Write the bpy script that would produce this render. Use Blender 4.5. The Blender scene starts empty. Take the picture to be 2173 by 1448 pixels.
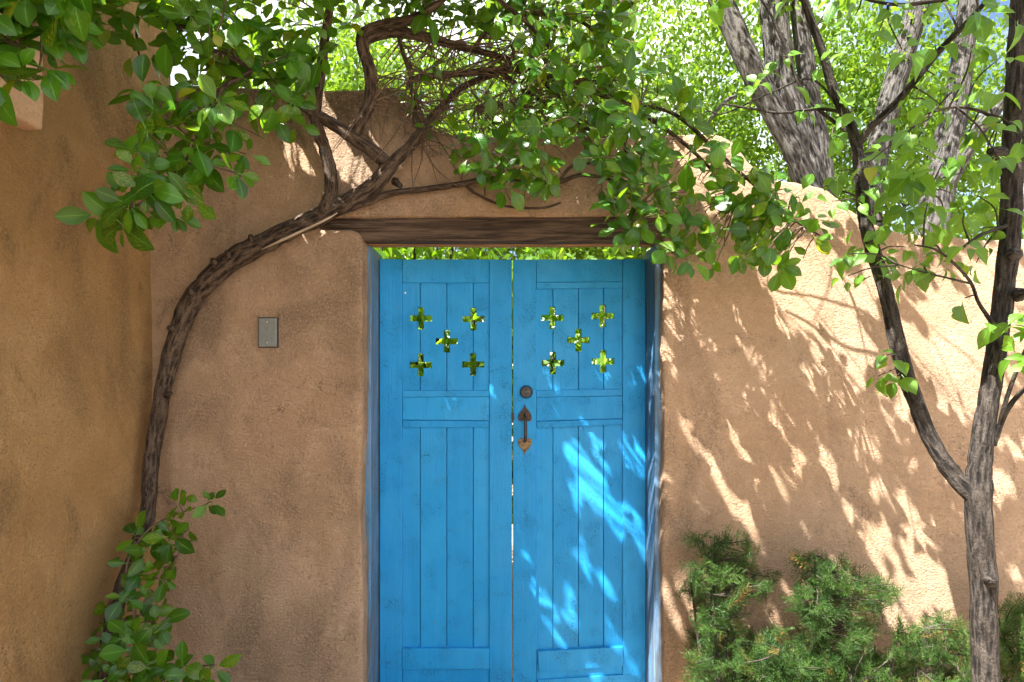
import bpy, bmesh, math, random
import numpy as np
from mathutils import Vector, Matrix, noise as mnoise

random.seed(7)
rng = np.random.default_rng(11)
R = math.radians
scene = bpy.context.scene
COL = scene.collection

# ------------------------------------------------------------------ camera, sky, sun, exposure
# metres: x to the right, y away from the camera, z up; the gate's face is the plane y = 0
F, CX, CY = 1250.0, 1098.0, 816.0            # focal length and optical axis in photo pixels
CAM = Vector((0.0, -2.717, 1.5))
cam_d = bpy.data.cameras.new('camera')
cam = bpy.data.objects.new('camera', cam_d)
COL.objects.link(cam)
cam.location = CAM
cam.rotation_euler = (R(90), 0, 0)
cam_d.sensor_width = 36.0
cam_d.lens = F / 2173.0 * 36.0
cam_d.shift_x = (1086.5 - CX) / 2173.0
cam_d.shift_y = (CY - 724.0) / 2173.0
cam_d.clip_start = 0.05
cam_d.clip_end = 500
scene.camera = cam

SUN = Vector((0.43, 0.34, -0.84)).normalized()      # direction the light travels
SUN_ELEV = math.asin(-SUN.z)
world = bpy.data.worlds.new('World')
scene.world = world
world.use_nodes = True
wn, wl = world.node_tree.nodes, world.node_tree.links
wn.clear()
w_out = wn.new('ShaderNodeOutputWorld')
w_bg = wn.new('ShaderNodeBackground')
w_bg.inputs['Strength'].default_value = 0.055
sky = wn.new('ShaderNodeTexSky')
sky.sky_type = 'NISHITA'
sky.sun_disc = False
sky.sun_elevation = SUN_ELEV
sky.sun_rotation = math.atan2(-SUN.x, -SUN.y)
sky.altitude = 2000
sky.air_density = 1.0
sky.dust_density = 1.2
# broken white clouds, the same all round the sky
w_tc = wn.new('ShaderNodeTexCoord')
w_nz = wn.new('ShaderNodeTexNoise')
w_nz.inputs['Scale'].default_value = 2.6
w_nz.inputs['Detail'].default_value = 7
w_nz.inputs['Roughness'].default_value = 0.6
w_rp = wn.new('ShaderNodeValToRGB')
w_rp.color_ramp.elements[0].position = 0.40
w_rp.color_ramp.elements[1].position = 0.60
w_mx = wn.new('ShaderNodeMix')
w_mx.data_type = 'RGBA'
w_mx.inputs[7].default_value = (9.0, 8.9, 8.8, 1)
wl.new(w_tc.outputs['Generated'], w_nz.inputs['Vector'])
wl.new(w_nz.outputs['Fac'], w_rp.inputs['Fac'])
wl.new(w_rp.outputs['Color'], w_mx.inputs[0])
wl.new(sky.outputs['Color'], w_mx.inputs[6])
wl.new(w_mx.outputs[2], w_bg.inputs['Color'])
wl.new(w_bg.outputs['Background'], w_out.inputs['Surface'])

sun_d = bpy.data.lights.new('sun', 'SUN')
sun_d.energy = 5.0
sun_d.angle = R(0.42)
sun_d.color = (1.0, 0.97, 0.92)
sun = bpy.data.objects.new('sun', sun_d)
COL.objects.link(sun)
sun.rotation_euler = SUN.to_track_quat('-Z', 'Y').to_euler()
sun.location = (-4, -5, 9)

scene.view_settings.view_transform = 'Standard'
scene.view_settings.look = 'None'
scene.view_settings.gamma = 1.0
scene.view_settings.exposure = 2.5
scene.render.engine = 'CYCLES'
scene.cycles.use_denoising = True
scene.cycles.max_bounces = 6
scene.cycles.diffuse_bounces = 3
scene.cycles.glossy_bounces = 2
scene.cycles.transmission_bounces = 4
scene.cycles.adaptive_threshold = 0.03
scene.cycles.sample_clamp_indirect = 8

# ------------------------------------------------------------------ helpers
def P(px, py, d):
    """a spot measured in the photo, at distance d (m) in front of the camera"""
    return Vector(((px - CX) * d / F, CAM.y + d, CAM.z + (CY - py) * d / F))

def smooth_poly(pts, n):
    """Catmull-Rom through rows of numbers"""
    pts = np.array(pts, float)
    p = np.vstack([2 * pts[0] - pts[1], pts, 2 * pts[-1] - pts[-2]])
    out = []
    for i in range(1, len(p) - 2):
        for t in np.linspace(0, 1, n, endpoint=False):
            a, b, c, d = p[i - 1], p[i], p[i + 1], p[i + 2]
            out.append(0.5 * (2 * b + (c - a) * t + (2 * a - 5 * b + 4 * c - d) * t * t + (3 * b - a - 3 * c + d) * t ** 3))
    out.append(pts[-1])
    return np.array(out)

def tag(o, label=None, cat=None, group=None, kind=None):
    if label: o['label'] = label
    if cat: o['category'] = cat
    if group: o['group'] = group
    if kind: o['kind'] = kind
    return o

def empty(name, loc, label=None, cat=None, group=None):
    o = bpy.data.objects.new(name, None)
    o.empty_display_size = 0.1
    o.location = loc
    COL.objects.link(o)
    return tag(o, label, cat, group)

def link(name, me, parent=None):
    o = bpy.data.objects.new(name, me)
    COL.objects.link(o)
    if parent is not None:
        o.parent = parent
        pm = parent
        off = Vector(parent.location)
        while pm.parent is not None:
            pm = pm.parent
            off += Vector(pm.location)
        o.location = -off          # meshes are given in world metres
    return o

class MB:
    def __init__(s):
        s.v, s.f, s.uv = [], [], []
    def add(s, vs, fs, uvs=None):
        b = len(s.v)
        s.v.extend(vs)
        for f in fs:
            s.f.append([i + b for i in f])
            s.uv.extend([(uvs[i] if uvs else (0, 0)) for i in f])
    def box(s, lo, hi):
        x0, y0, z0 = lo; x1, y1, z1 = hi
        s.add([(x0,y0,z0),(x1,y0,z0),(x1,y1,z0),(x0,y1,z0),(x0,y0,z1),(x1,y0,z1),(x1,y1,z1),(x0,y1,z1)],
              [(0,3,2,1),(4,5,6,7),(0,1,5,4),(1,2,6,5),(2,3,7,6),(3,0,4,7)])
    def prism(s, outline, y0, y1):
        """outline: (x, z) points seen from -y, extruded from y0 (front) to y1"""
        n = len(outline)
        vs = [(x, y0, z) for x, z in outline] + [(x, y1, z) for x, z in outline]
        a = sum(outline[i][0] * outline[(i + 1) % n][1] - outline[(i + 1) % n][0] * outline[i][1] for i in range(n))
        idx = list(range(n)) if a > 0 else list(range(n))[::-1]
        fs = [tuple(idx), tuple(i + n for i in reversed(idx))]
        for k in range(n):
            i, j = idx[k], idx[(k + 1) % n]
            fs.append((j, i, i + n, j + n))
        s.add(vs, fs)
    def tube(s, pts, radii, seg=8, lump=0.0, nseed=0.0, cap=True, flat=1.0):
        pts = [Vector(p) for p in pts]
        n = len(pts)
        up = Vector((0.31, -0.9, 0.27)).normalized()
        vs, uvs, fs = [], [], []
        L = 0.0
        for i, p in enumerate(pts):
            t = (pts[min(i + 1, n - 1)] - pts[max(i - 1, 0)]).normalized()
            a = up - t * up.dot(t)
            a = a.normalized() if a.length > 1e-4 else t.orthogonal().normalized()
            up = a
            b = t.cross(a)
            if i: L += (p - pts[i - 1]).length
            for k in range(seg + 1):
                th = 2 * math.pi * (k % seg) / seg
                r = radii[i]
                dv = a * math.cos(th) * flat + b * math.sin(th)
                if lump:
                    q = p + dv * r
                    r *= 1 + lump * (mnoise.noise(q * (0.6 / max(r, 0.004)) + Vector((nseed, 0, 0))) + 0.6 * mnoise.noise(Vector((th * 1.6, L * 5, nseed))))
                vs.append(tuple(p + dv * r))
                uvs.append((k / seg * 2 * math.pi * radii[0], L))
        w = seg + 1
        for i in range(n - 1):
            for k in range(seg):
                fs.append((i * w + k, i * w + k + 1, (i + 1) * w + k + 1, (i + 1) * w + k))
        if cap:
            fs.append(tuple(range(seg))[::-1])
            fs.append(tuple((n - 1) * w + k for k in range(seg)))
        s.add(vs, fs, uvs)
    def mesh(s, name, mat, smooth=False):
        me = bpy.data.meshes.new(name)
        me.from_pydata([tuple(v) for v in s.v], [], s.f)
        uvl = me.uv_layers.new(name='UVMap')
        uvl.data.foreach_set('uv', np.array(s.uv, np.float32).ravel())
        me.materials.append(mat)
        if smooth:
            me.polygons.foreach_set('use_smooth', [True] * len(me.polygons))
        me.update()
        return me
    def build(s, name, mat, parent=None, smooth=False, bevel=0, origin=None):
        me = s.mesh(name, mat, smooth)
        o = link(name, me, parent)
        if bevel:
            m = o.modifiers.new('edge', 'BEVEL')
            m.width = bevel; m.segments = 2; m.limit_method = 'ANGLE'; m.angle_limit = R(40)
        return o

def in_poly(x, y, poly):
    c = False
    n = len(poly)
    for i in range(n):
        x0, y0 = poly[i]; x1, y1 = poly[(i + 1) % n]
        if (y0 > y) != (y1 > y) and x < (x1 - x0) * (y - y0) / (y1 - y0) + x0:
            c = not c
    return c

def scatter(poly, mind, tries=4000):
    xs = [p[0] for p in poly]; ys = [p[1] for p in poly]
    out = []
    for _ in range(tries):
        x, y = random.uniform(min(xs), max(xs)), random.uniform(min(ys), max(ys))
        if in_poly(x, y, poly) and all((x - a) ** 2 + (y - b) ** 2 > mind * mind for a, b in out):
            out.append((x, y))
    return out

# ------------------------------------------------------------------ materials
class NT:
    def __init__(s, name):
        s.m = bpy.data.materials.new(name)
        s.m.use_nodes = True
        s.t = s.m.node_tree
        s.n, s.l = s.t.nodes, s.t.links
        s.bsdf = s.n['Principled BSDF']
        s.out = s.n['Material Output']
    def new(s, typ, **kw):
        nd = s.n.new(typ)
        for k, v in kw.items():
            if hasattr(nd, k) and k not in ('Scale',): setattr(nd, k, v)
        return nd
    def put(s, sock, val):
        if hasattr(val, 'is_output') or hasattr(val, 'links'):
            s.l.new(val, sock)
        elif val is not None:
            sock.default_value = val
    def coord(s, kind='Object', scale=(1, 1, 1), loc=None):
        tc = s.n.new('ShaderNodeTexCoord')
        mp = s.n.new('ShaderNodeMapping')
        mp.inputs['Scale'].default_value = scale
        s.l.new(tc.outputs[kind], mp.inputs['Vector'])
        if loc is not None: s.put(mp.inputs['Location'], loc)
        return mp.outputs['Vector']
    def noise(s, vec, scale, detail=4, rough=0.5, dist=0.0):
        nd = s.n.new('ShaderNodeTexNoise')
        s.l.new(vec, nd.inputs['Vector'])
        nd.inputs['Scale'].default_value = scale
        nd.inputs['Detail'].default_value = detail
        nd.inputs['Roughness'].default_value = rough
        nd.inputs['Distortion'].default_value = dist
        return nd.outputs['Fac']
    def vor(s, vec, scale, feature='F1', rnd=1.0):
        nd = s.n.new('ShaderNodeTexVoronoi')
        nd.feature = feature
        s.l.new(vec, nd.inputs['Vector'])
        nd.inputs['Scale'].default_value = scale
        nd.inputs['Randomness'].default_value = rnd
        return nd.outputs['Distance']
    def ramp(s, fac, p0, p1, c0=0.0, c1=1.0):
        nd = s.n.new('ShaderNodeMapRange')
        nd.interpolation_type = 'SMOOTHSTEP'
        s.put(nd.inputs['Value'], fac)
        nd.inputs['From Min'].default_value = p0
        nd.inputs['From Max'].default_value = p1
        nd.inputs['To Min'].default_value = c0
        nd.inputs['To Max'].default_value = c1
        return nd.outputs['Result']
    def mix(s, fac, a, b, blend='MIX'):
        nd = s.n.new('ShaderNodeMix')
        nd.data_type = 'RGBA'
        nd.blend_type = blend
        s.put(nd.inputs[0], fac)
        for sk, v in ((nd.inputs[6], a), (nd.inputs[7], b)):
            if isinstance(v, tuple) and len(v) == 3: v = v + (1,)
            s.put(sk, v)
        return nd.outputs[2]
    def math(s, op, a, b=None, clamp=False):
        nd = s.n.new('ShaderNodeMath')
        nd.operation = op
        nd.use_clamp = clamp
        s.put(nd.inputs[0], a)
        if b is not None: s.put(nd.inputs[1], b)
        return nd.outputs[0]
    def bump(s, h, strength, dist=0.01, prev=None):
        nd = s.n.new('ShaderNodeBump')
        s.put(nd.inputs['Height'], h)
        nd.inputs['Strength'].default_value = strength
        nd.inputs['Distance'].default_value = dist
        if prev is not None: s.l.new(prev, nd.inputs['Normal'])
        return nd.outputs['Normal']
    def fin(s, color=None, rough=None, normal=None, spec=None, metal=None):
        if color is not None: s.put(s.bsdf.inputs['Base Color'], color if not (isinstance(color, tuple) and len(color) == 3) else color + (1,))
        if rough is not None: s.put(s.bsdf.inputs['Roughness'], rough)
        if normal is not None: s.l.new(normal, s.bsdf.inputs['Normal'])
        if spec is not None: s.put(s.bsdf.inputs['Specular IOR Level'], spec)
        if metal is not None: s.put(s.bsdf.inputs['Metallic'], metal)
        return s.m

def plaster(name, c_main, c_alt, c_dirt, dirt=0.6, coarse=1.0, runoff=False):
    k = NT(name)
    v = k.coord('Object')
    big = k.noise(v, 1.1, 4, 0.6, 0.4)
    mid = k.noise(v, 6.0, 5, 0.65, 0.6)
    st = k.noise(k.coord('Object', (1, 1, 0.5)), 2.6, 6, 0.62, 0.9)           # stains run down the wall
    st2 = k.noise(k.coord('Object', (1, 1, 0.7), (5.3, 1.7, 2.2)), 7.5, 6, 0.68, 0.7)
    fine = k.noise(v, 110, 4, 0.7)
    stroke = k.noise(k.coord('Object', (1.0, 1.0, 1.7), (0.2, 3.1, 0.7)), 30, 4, 0.6, 2.6)
    c = k.mix(k.ramp(big, 0.38, 0.62), c_main, c_alt)
    c = k.mix(k.ramp(mid, 0.40, 0.70, 0, 0.55), c, tuple(x * 1.25 for x in c_main))
    speck = k.ramp(fine, 0.36, 0.64)
    d1 = k.math('MULTIPLY', k.ramp(st, 0.46, 0.68), k.math('ADD', k.math('MULTIPLY', speck, 0.5), 0.5))
    d2 = k.math('MULTIPLY', k.ramp(st2, 0.52, 0.72), k.math('ADD', k.math('MULTIPLY', speck, 0.75), 0.25))
    c = k.mix(k.math('MULTIPLY', k.math('MAXIMUM', d1, d2), dirt), c, c_dirt)
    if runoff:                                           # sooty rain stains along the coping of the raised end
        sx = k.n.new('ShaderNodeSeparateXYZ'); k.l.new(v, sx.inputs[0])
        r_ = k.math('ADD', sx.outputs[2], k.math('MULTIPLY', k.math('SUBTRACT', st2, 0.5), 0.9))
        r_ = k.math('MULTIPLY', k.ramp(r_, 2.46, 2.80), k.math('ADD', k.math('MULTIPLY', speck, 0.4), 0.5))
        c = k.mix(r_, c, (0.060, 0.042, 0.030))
    c = k.mix(k.ramp(fine, 0.52, 0.70, 0, 0.45), c, tuple(x * 0.5 for x in c_main))
    c = k.mix(k.ramp(fine, 0.46, 0.30, 0, 0.28), c, tuple(min(1, x * 1.5) for x in c_main))
    pits = k.vor(k.coord('Object', (1, 1, 1.5)), 70)
    pitm = k.math('MULTIPLY', k.ramp(pits, 0.08, 0.26, 1, 0), k.ramp(mid, 0.46, 0.60))
    c = k.mix(k.math('MULTIPLY', pitm, 0.6), c, tuple(x * 0.4 for x in c_dirt))
    # hairline cracks, only here and there
    warp = k.n.new('ShaderNodeVectorMath'); warp.operation = 'ADD'
    nzc = k.n.new('ShaderNodeTexNoise'); nzc.inputs['Scale'].default_value = 5; nzc.inputs['Detail'].default_value = 5
    k.l.new(v, nzc.inputs['Vector'])
    sc = k.n.new('ShaderNodeVectorMath'); sc.operation = 'SCALE'; sc.inputs['Scale'].default_value = 0.42
    k.l.new(nzc.outputs['Color'], sc.inputs[0])
    k.l.new(v, warp.inputs[0]); k.l.new(sc.outputs[0], warp.inputs[1])
    edge = k.vor(warp.outputs[0], 1.5, 'DISTANCE_TO_EDGE')
    crack = k.math('MULTIPLY', k.ramp(edge, 0.0008, 0.0038, 1, 0), k.ramp(big, 0.55, 0.62))
    c = k.mix(k.math('MULTIPLY', crack, 0.55), c, tuple(x * 0.6 for x in c_dirt))
    h = k.math('ADD', k.math('MULTIPLY', stroke, 1.3), k.math('MULTIPLY', fine, 0.9))
    h = k.math('SUBTRACT', h, k.math('MULTIPLY', pitm, 0.9))
    n = k.bump(h, 1.0 * coarse, 0.011)
    return k.fin(c, 0.92, n, 0.12)

M = {}
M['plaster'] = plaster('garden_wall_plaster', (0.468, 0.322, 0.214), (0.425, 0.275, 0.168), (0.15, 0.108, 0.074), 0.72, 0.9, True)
M['house_plaster'] = plaster('house_plaster', (0.36, 0.222, 0.102), (0.33, 0.190, 0.078), (0.14, 0.094, 0.048), 0.80, 0.7)
M['corbel'] = plaster('corbel_plaster', (0.60, 0.40, 0.25), (0.58, 0.37, 0.23), (0.42, 0.27, 0.17), 0.4, 0.3)

def paint_blue(name, base, worn=0.0):
    k = NT(name)
    info = k.n.new('ShaderNodeObjectInfo')
    off = k.math('MULTIPLY', info.outputs['Random'], 37.0)
    cmb = k.n.new('ShaderNodeCombineXYZ')
    for i in range(3): k.l.new(off, cmb.inputs[i])
    v = k.coord('Object', (1, 1, 1), cmb.outputs[0])
    vg = k.coord('Object', (1, 1, 0.055), cmb.outputs[0])
    grain = k.noise(vg, 130, 5, 0.65, 0.4)
    big = k.noise(v, 4, 4, 0.6)
    crk = k.vor(k.coord('Object', (1.0, 1.0, 1.9), cmb.outputs[0]), 60, 'DISTANCE_TO_EDGE')
    crm = k.math('MULTIPLY', k.ramp(crk, 0.0, 0.07, 1, 0), k.ramp(k.noise(v, 11, 4), 0.46, 0.66))
    c = k.mix(k.ramp(big, 0.3, 0.7), base, (base[0] * 1.5 + 0.006, base[1] * 1.16, base[2] * 1.08))
    c = k.mix(k.ramp(k.noise(v, 2.2, 3, 0.6), 0.42, 0.66, 0, 0.5), c, (base[0] * 3 + 0.02, base[1] * 1.25, base[2] * 1.05))
    c = k.mix(k.ramp(info.outputs['Random'], 0, 1, 0, 0.40), c, (base[0] * 0.7, base[1] * 0.85, base[2] * 0.88))
    c = k.mix(k.math('MULTIPLY', crm, 0.62), c, (0.004, 0.05, 0.12))
    c = k.mix(k.ramp(k.noise(vg, 30, 5, 0.6, 0.3), 0.42, 0.72, 0, 0.30), c, (base[0] * 2 + 0.02, base[1] * 1.3, base[2] * 1.2))
    split = k.math('MULTIPLY', k.ramp(grain, 0.60, 0.74), k.ramp(k.noise(v, 6, 3), 0.45, 0.7))
    c = k.mix(k.math('MULTIPLY', split, 0.8), c, (0.006, 0.045, 0.10))
    dots = k.math('MULTIPLY', k.ramp(k.vor(v, 22), 0.04, 0.075, 1, 0), k.ramp(k.noise(v, 5, 2), 0.52, 0.6))
    c = k.mix(k.math('MULTIPLY', dots, 0.7), c, (0.01, 0.03, 0.05))
    chip = k.math('MULTIPLY', k.ramp(k.noise(k.coord('Object', (1, 1, 0.5), cmb.outputs[0]), 75, 3, 0.6), 0.70, 0.74), k.ramp(k.noise(v, 3.1, 2), 0.5, 0.62))
    c = k.mix(chip, c, (0.16, 0.20, 0.22))
    if worn:
        w = k.math('MULTIPLY', k.ramp(k.noise(vg, 55, 6, 0.7), 0.44, 0.58), worn)
        c = k.mix(w, c, (0.10, 0.12, 0.14))
        w2 = k.ramp(k.noise(vg, 80, 5, 0.7), 0.62, 0.7, 0, worn * 0.7)
        c = k.mix(w2, c, (0.45, 0.40, 0.36))
    h = k.math('SUBTRACT', k.math('MULTIPLY', grain, 0.7), k.math('MULTIPLY', crm, 0.35))
    h = k.math('ADD', h, k.math('MULTIPLY', k.noise(v, 30, 3), 0.7))
    n = k.bump(h, 0.6, 0.004)
    return k.fin(c, k.ramp(big, 0.2, 0.8, 0.45, 0.6), n, 0.28)

M['blue'] = paint_blue('blue_gate_paint', (0.007, 0.256, 0.60))
M['blue_worn'] = paint_blue('worn_blue_frame_paint', (0.06, 0.19, 0.34), 0.95)

def timber():
    k = NT('weathered_timber')
    v = k.coord('Object')
    vg = k.coord('Object', (0.06, 1, 1))
    g = k.noise(vg, 70, 6, 0.65, 0.5)
    g2 = k.noise(vg, 22, 4, 0.6, 0.8)
    c = k.mix(k.ramp(g, 0.3, 0.7), (0.016, 0.010, 0.008), (0.135, 0.088, 0.058))
    c = k.mix(k.ramp(g2, 0.48, 0.7, 0, 0.7), c, (0.040, 0.024, 0.015))
    c = k.mix(k.math('MULTIPLY', k.ramp(k.noise(vg, 45, 5, 0.7), 0.60, 0.72), 0.45), c, (0.26, 0.21, 0.17))
    n = k.bump(g, 1.0, 0.010)
    return k.fin(c, 0.75, n, 0.25)
M['timber'] = timber()
def timber_inner():
    k = NT('orange_timber')
    g = k.noise(k.coord('Object', (0.06, 1, 1)), 60, 6, 0.65, 0.5)
    c = k.mix(k.ramp(g, 0.3, 0.7), (0.20, 0.09, 0.03), (0.42, 0.22, 0.085))
    return k.fin(c, 0.7, k.bump(g, 0.4, 0.004), 0.25)
M['timber_inner'] = timber_inner()

def bark(name, dark, light, spot, plate=60.0, depth=0.006, aspect=0.14):
    k = NT(name)
    v = k.coord('UV', (1, aspect, 1))
    o = k.coord('Object')
    r = k.noise(v, plate, 5, 0.65, 0.8)
    r2 = k.vor(v, plate * 0.9)
    f = k.noise(o, 120, 4, 0.6)
    big = k.noise(o, 9, 3, 0.6)
    m = k.math('ADD', k.math('MULTIPLY', r, 0.75), k.math('MULTIPLY', r2, 0.35))
    c = k.mix(k.ramp(m, 0.38, 0.72), dark, light)
    c = k.mix(k.ramp(big, 0.5, 0.7, 0, 0.5), c, spot)
    c = k.mix(k.ramp(f, 0.35, 0.5, 0.5, 0), c, tuple(x * 0.5 for x in dark))
    h = k.math('ADD', m, k.math('MULTIPLY', f, 0.3))
    return k.fin(c, 0.88, k.bump(h, 1.0, depth), 0.2)
M['bark_vine'] = bark('vine_bark', (0.018, 0.012, 0.009), (0.120, 0.084, 0.060), (0.075, 0.046, 0.030), 100, 0.007, 0.22)
M['bark_tree'] = bark('fruit_tree_bark', (0.009, 0.0075, 0.0065), (0.085, 0.070, 0.058), (0.042, 0.032, 0.025), 75, 0.02, 0.22)
M['bark_far'] = bark('grey_cottonwood_bark', (0.014, 0.012, 0.011), (0.165, 0.152, 0.140), (0.075, 0.065, 0.056), 40, 0.05, 0.2)
M['twig'] = bark('twig_bark', (0.07, 0.045, 0.03), (0.21, 0.145, 0.10), (0.14, 0.085, 0.05), 120, 0.002)
M['twig_dark'] = bark('dark_twig_bark', (0.02, 0.015, 0.012), (0.085, 0.065, 0.055), (0.05, 0.038, 0.03), 90, 0.003)
k = NT('bare_pale_wood')
g = k.noise(k.coord('UV', (1, 0.06, 1)), 160, 5, 0.6)
M['bare_wood'] = k.fin(k.mix(k.ramp(g, 0.3, 0.7), (0.22, 0.15, 0.10), (0.50, 0.40, 0.30)), 0.7, k.bump(g, 0.5, 0.003))

def leafmat(name, dark, light, yellow, trans, rough=0.33, spec=0.5, veins=True, tfac=0.32, under=None):
    """leaf: tint attribute = (light/dark mix, mottling, yellowing)"""
    k = NT(name)
    at = k.n.new('ShaderNodeAttribute'); at.attribute_name = 'tint'
    sp = k.n.new('ShaderNodeSeparateColor'); k.l.new(at.outputs['Color'], sp.inputs[0])
    c = k.mix(sp.outputs[0], dark, light)
    t = k.mix(sp.outputs[0], tuple(x * 0.8 for x in trans), trans)
    normal = None
    if veins:
        uv = k.n.new('ShaderNodeUVMap'); uv.uv_map = 'UVMap'
        sx = k.n.new('ShaderNodeSeparateXYZ'); k.l.new(uv.outputs[0], sx.inputs[0])
        au = k.math('ABSOLUTE', sx.outputs[0])
        mid = k.ramp(au, 0.03, 0.085, 1, 0)
        ph = k.math('SUBTRACT', k.math('MULTIPLY', sx.outputs[1], 7.0), k.math('MULTIPLY', au, 2.6))
        fr = k.math('ABSOLUTE', k.math('SUBTRACT', k.math('FRACT', ph), 0.5))
        side = k.math('MULTIPLY', k.ramp(fr, 0.02, 0.13, 1, 0), k.ramp(au, 0.1, 0.9, 0.38, 0.05))
        vein = k.math('MAXIMUM', k.math('MULTIPLY', mid, 0.75), side)
        o = k.coord('Object')
        cmbv = k.n.new('ShaderNodeCombineXYZ')
        k.l.new(sx.outputs[0], cmbv.inputs[0]); k.l.new(sx.outputs[1], cmbv.inputs[1])
        k.l.new(k.math('MULTIPLY', sp.outputs[0], 50.0), cmbv.inputs[2])
        mot = k.ramp(k.noise(cmbv.outputs[0], 9, 5, 0.7), 0.5, 0.62)
        c = k.mix(k.math('MULTIPLY', mot, sp.outputs[1]), c, yellow)
        t = k.mix(k.math('MULTIPLY', mot, sp.outputs[1]), t, tuple(min(1, x * 1.5) for x in yellow))
        c = k.mix(vein, c, tuple(min(1, l * 1.9 + 0.03) for l in light))
        normal = k.bump(k.math('SUBTRACT', k.noise(cmbv.outputs[0], 4, 2), k.math('MULTIPLY', vein, 0.8)), 0.25, 0.003)
    c = k.mix(sp.outputs[2], c, yellow)
    t = k.mix(sp.outputs[2], t, tuple(min(1, x * 1.4) for x in yellow))
    if under is not None:
        geo = k.n.new('ShaderNodeNewGeometry')
        c = k.mix(geo.outputs['Backfacing'], c, k.mix(0.6, c, under))
    k.fin(c, rough, normal, spec)
    tr = k.n.new('ShaderNodeBsdfTranslucent')
    k.put(tr.inputs['Color'], t)
    ms = k.n.new('ShaderNodeMixShader')
    ms.inputs[0].default_value = tfac
    k.l.new(k.bsdf.outputs[0], ms.inputs[1]); k.l.new(tr.outputs[0], ms.inputs[2])
    k.l.new(ms.outputs[0], k.out.inputs['Surface'])
    return k.m

M['leaf_vine'] = leafmat('glossy_vine_leaf', (0.008, 0.052, 0.005), (0.058, 0.172, 0.008), (0.34, 0.33, 0.012), (0.26, 0.52, 0.010), 0.26, 0.42, True, 0.36, (0.07, 0.16, 0.03))
M['leaf_tree'] = leafmat('fruit_tree_leaf', (0.032, 0.105, 0.012), (0.092, 0.198, 0.018), (0.30, 0.30, 0.02), (0.29, 0.54, 0.03), 0.42, 0.38, True, 0.44, (0.08, 0.13, 0.035))
M['leaf_far'] = leafmat('garden_leaf', (0.038, 0.095, 0.010), (0.100, 0.190, 0.018), (0.22, 0.25, 0.025), (0.27, 0.46, 0.02), 0.5, 0.25, False, 0.46)
M['leaf_shrub'] = leafmat('garden_shrub_leaf', (0.030, 0.090, 0.007), (0.085, 0.190, 0.010), (0.22, 0.25, 0.02), (0.27, 0.50, 0.012), 0.42, 0.25, False, 0.46)
M['needle'] = leafmat('juniper_needle', (0.015, 0.048, 0.010), (0.060, 0.122, 0.020), (0.28, 0.16, 0.05), (0.14, 0.28, 0.04), 0.55, 0.3, False, 0.22)

k = NT('grey_cover_metal'); o_ = k.coord('Object')
M['grey_metal'] = k.fin(k.mix(k.ramp(k.noise(o_, 60, 4), 0.3, 0.7), (0.165, 0.180, 0.170), (0.21, 0.228, 0.215)), 0.45, k.bump(k.noise(o_, 300, 2), 0.08, 0.001), 0.5)
k = NT('black_rubber_gasket'); M['gasket'] = k.fin(k.mix(k.noise(k.coord('Object'), 90, 3), (0.012, 0.012, 0.012), (0.03, 0.028, 0.025)), 0.7)
k = NT('bright_screw_steel'); M['steel'] = k.fin(k.mix(k.noise(k.coord('Object'), 200, 3), (0.45, 0.45, 0.43), (0.65, 0.64, 0.6)), 0.3, metal=0.9)
k = NT('black_iron'); o_ = k.coord('Object'); g = k.noise(o_, 90, 5, 0.6)
M['iron'] = k.fin(k.mix(k.ramp(g, 0.35, 0.7), (0.028, 0.020, 0.016), (0.085, 0.055, 0.038)), 0.5, k.bump(g, 0.4, 0.002), 0.4, 0.3)
k = NT('aged_bronze'); o_ = k.coord('Object'); g = k.noise(o_, 70, 5, 0.6)
M['bronze'] = k.fin(k.mix(k.ramp(g, 0.3, 0.7), (0.10, 0.065, 0.03), (0.24, 0.16, 0.075)), 0.5, k.bump(g, 0.3, 0.002), 0.4, 0.35)
k = NT('deadbolt_black'); g = k.noise(k.coord('Object'), 120, 4)
M['lock_black'] = k.fin(k.mix(g, (0.008, 0.012, 0.018), (0.025, 0.028, 0.032)), 0.28, None, 0.5)
k = NT('worn_lock_face'); g = k.noise(k.coord('Object'), 130, 4)
M['lock_face'] = k.fin(k.mix(k.ramp(g, 0.4, 0.6), (0.02, 0.018, 0.018), (0.10, 0.075, 0.07)), 0.4, None, 0.4, 0.2)
k = NT('gravel_soil'); o_ = k.coord('Object')
g = k.noise(o_, 60, 6, 0.7); g2 = k.noise(o_, 0.7, 4)
M['ground'] = k.fin(k.mix(k.ramp(g2, 0.4, 0.6), k.mix(k.ramp(g, 0.3, 0.7), (0.24, 0.175, 0.115), (0.46, 0.37, 0.27)), k.mix(k.ramp(g, 0.3, 0.7), (0.20, 0.15, 0.10), (0.40, 0.31, 0.22))), 0.95, k.bump(k.vor(o_, 55), 0.7, 0.02), 0.1)

# ------------------------------------------------------------------ the setting
mb = MB()
gs = np.concatenate([[-120, -60, -25], np.linspace(-10, 12, 23), [25, 60, 140]])
for i in range(len(gs)):
    for j in range(len(gs)):
        x, y = gs[i], gs[j]
        mb.v.append((x, y, 0.015 * mnoise.noise(Vector((x * 0.7, y * 0.7, 0))) - 0.004 * max(0, abs(x) - 12)))
n_ = len(gs)
for i in range(n_ - 1):
    for j in range(n_ - 1):
        f = (i * n_ + j, (i + 1) * n_ + j, (i + 1) * n_ + j + 1, i * n_ + j + 1)
        mb.f.append(f); mb.uv.extend([(0, 0)] * 4)
tag(mb.build('ground', M['ground'], smooth=True), kind='structure')

WD = 2.5                     # the wall's face is 2.5 m in front of the camera
WY = CAM.y + WD
def wall_xz(px, py):
    p = P(px, py, WD)
    return (p.x, p.z)

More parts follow.
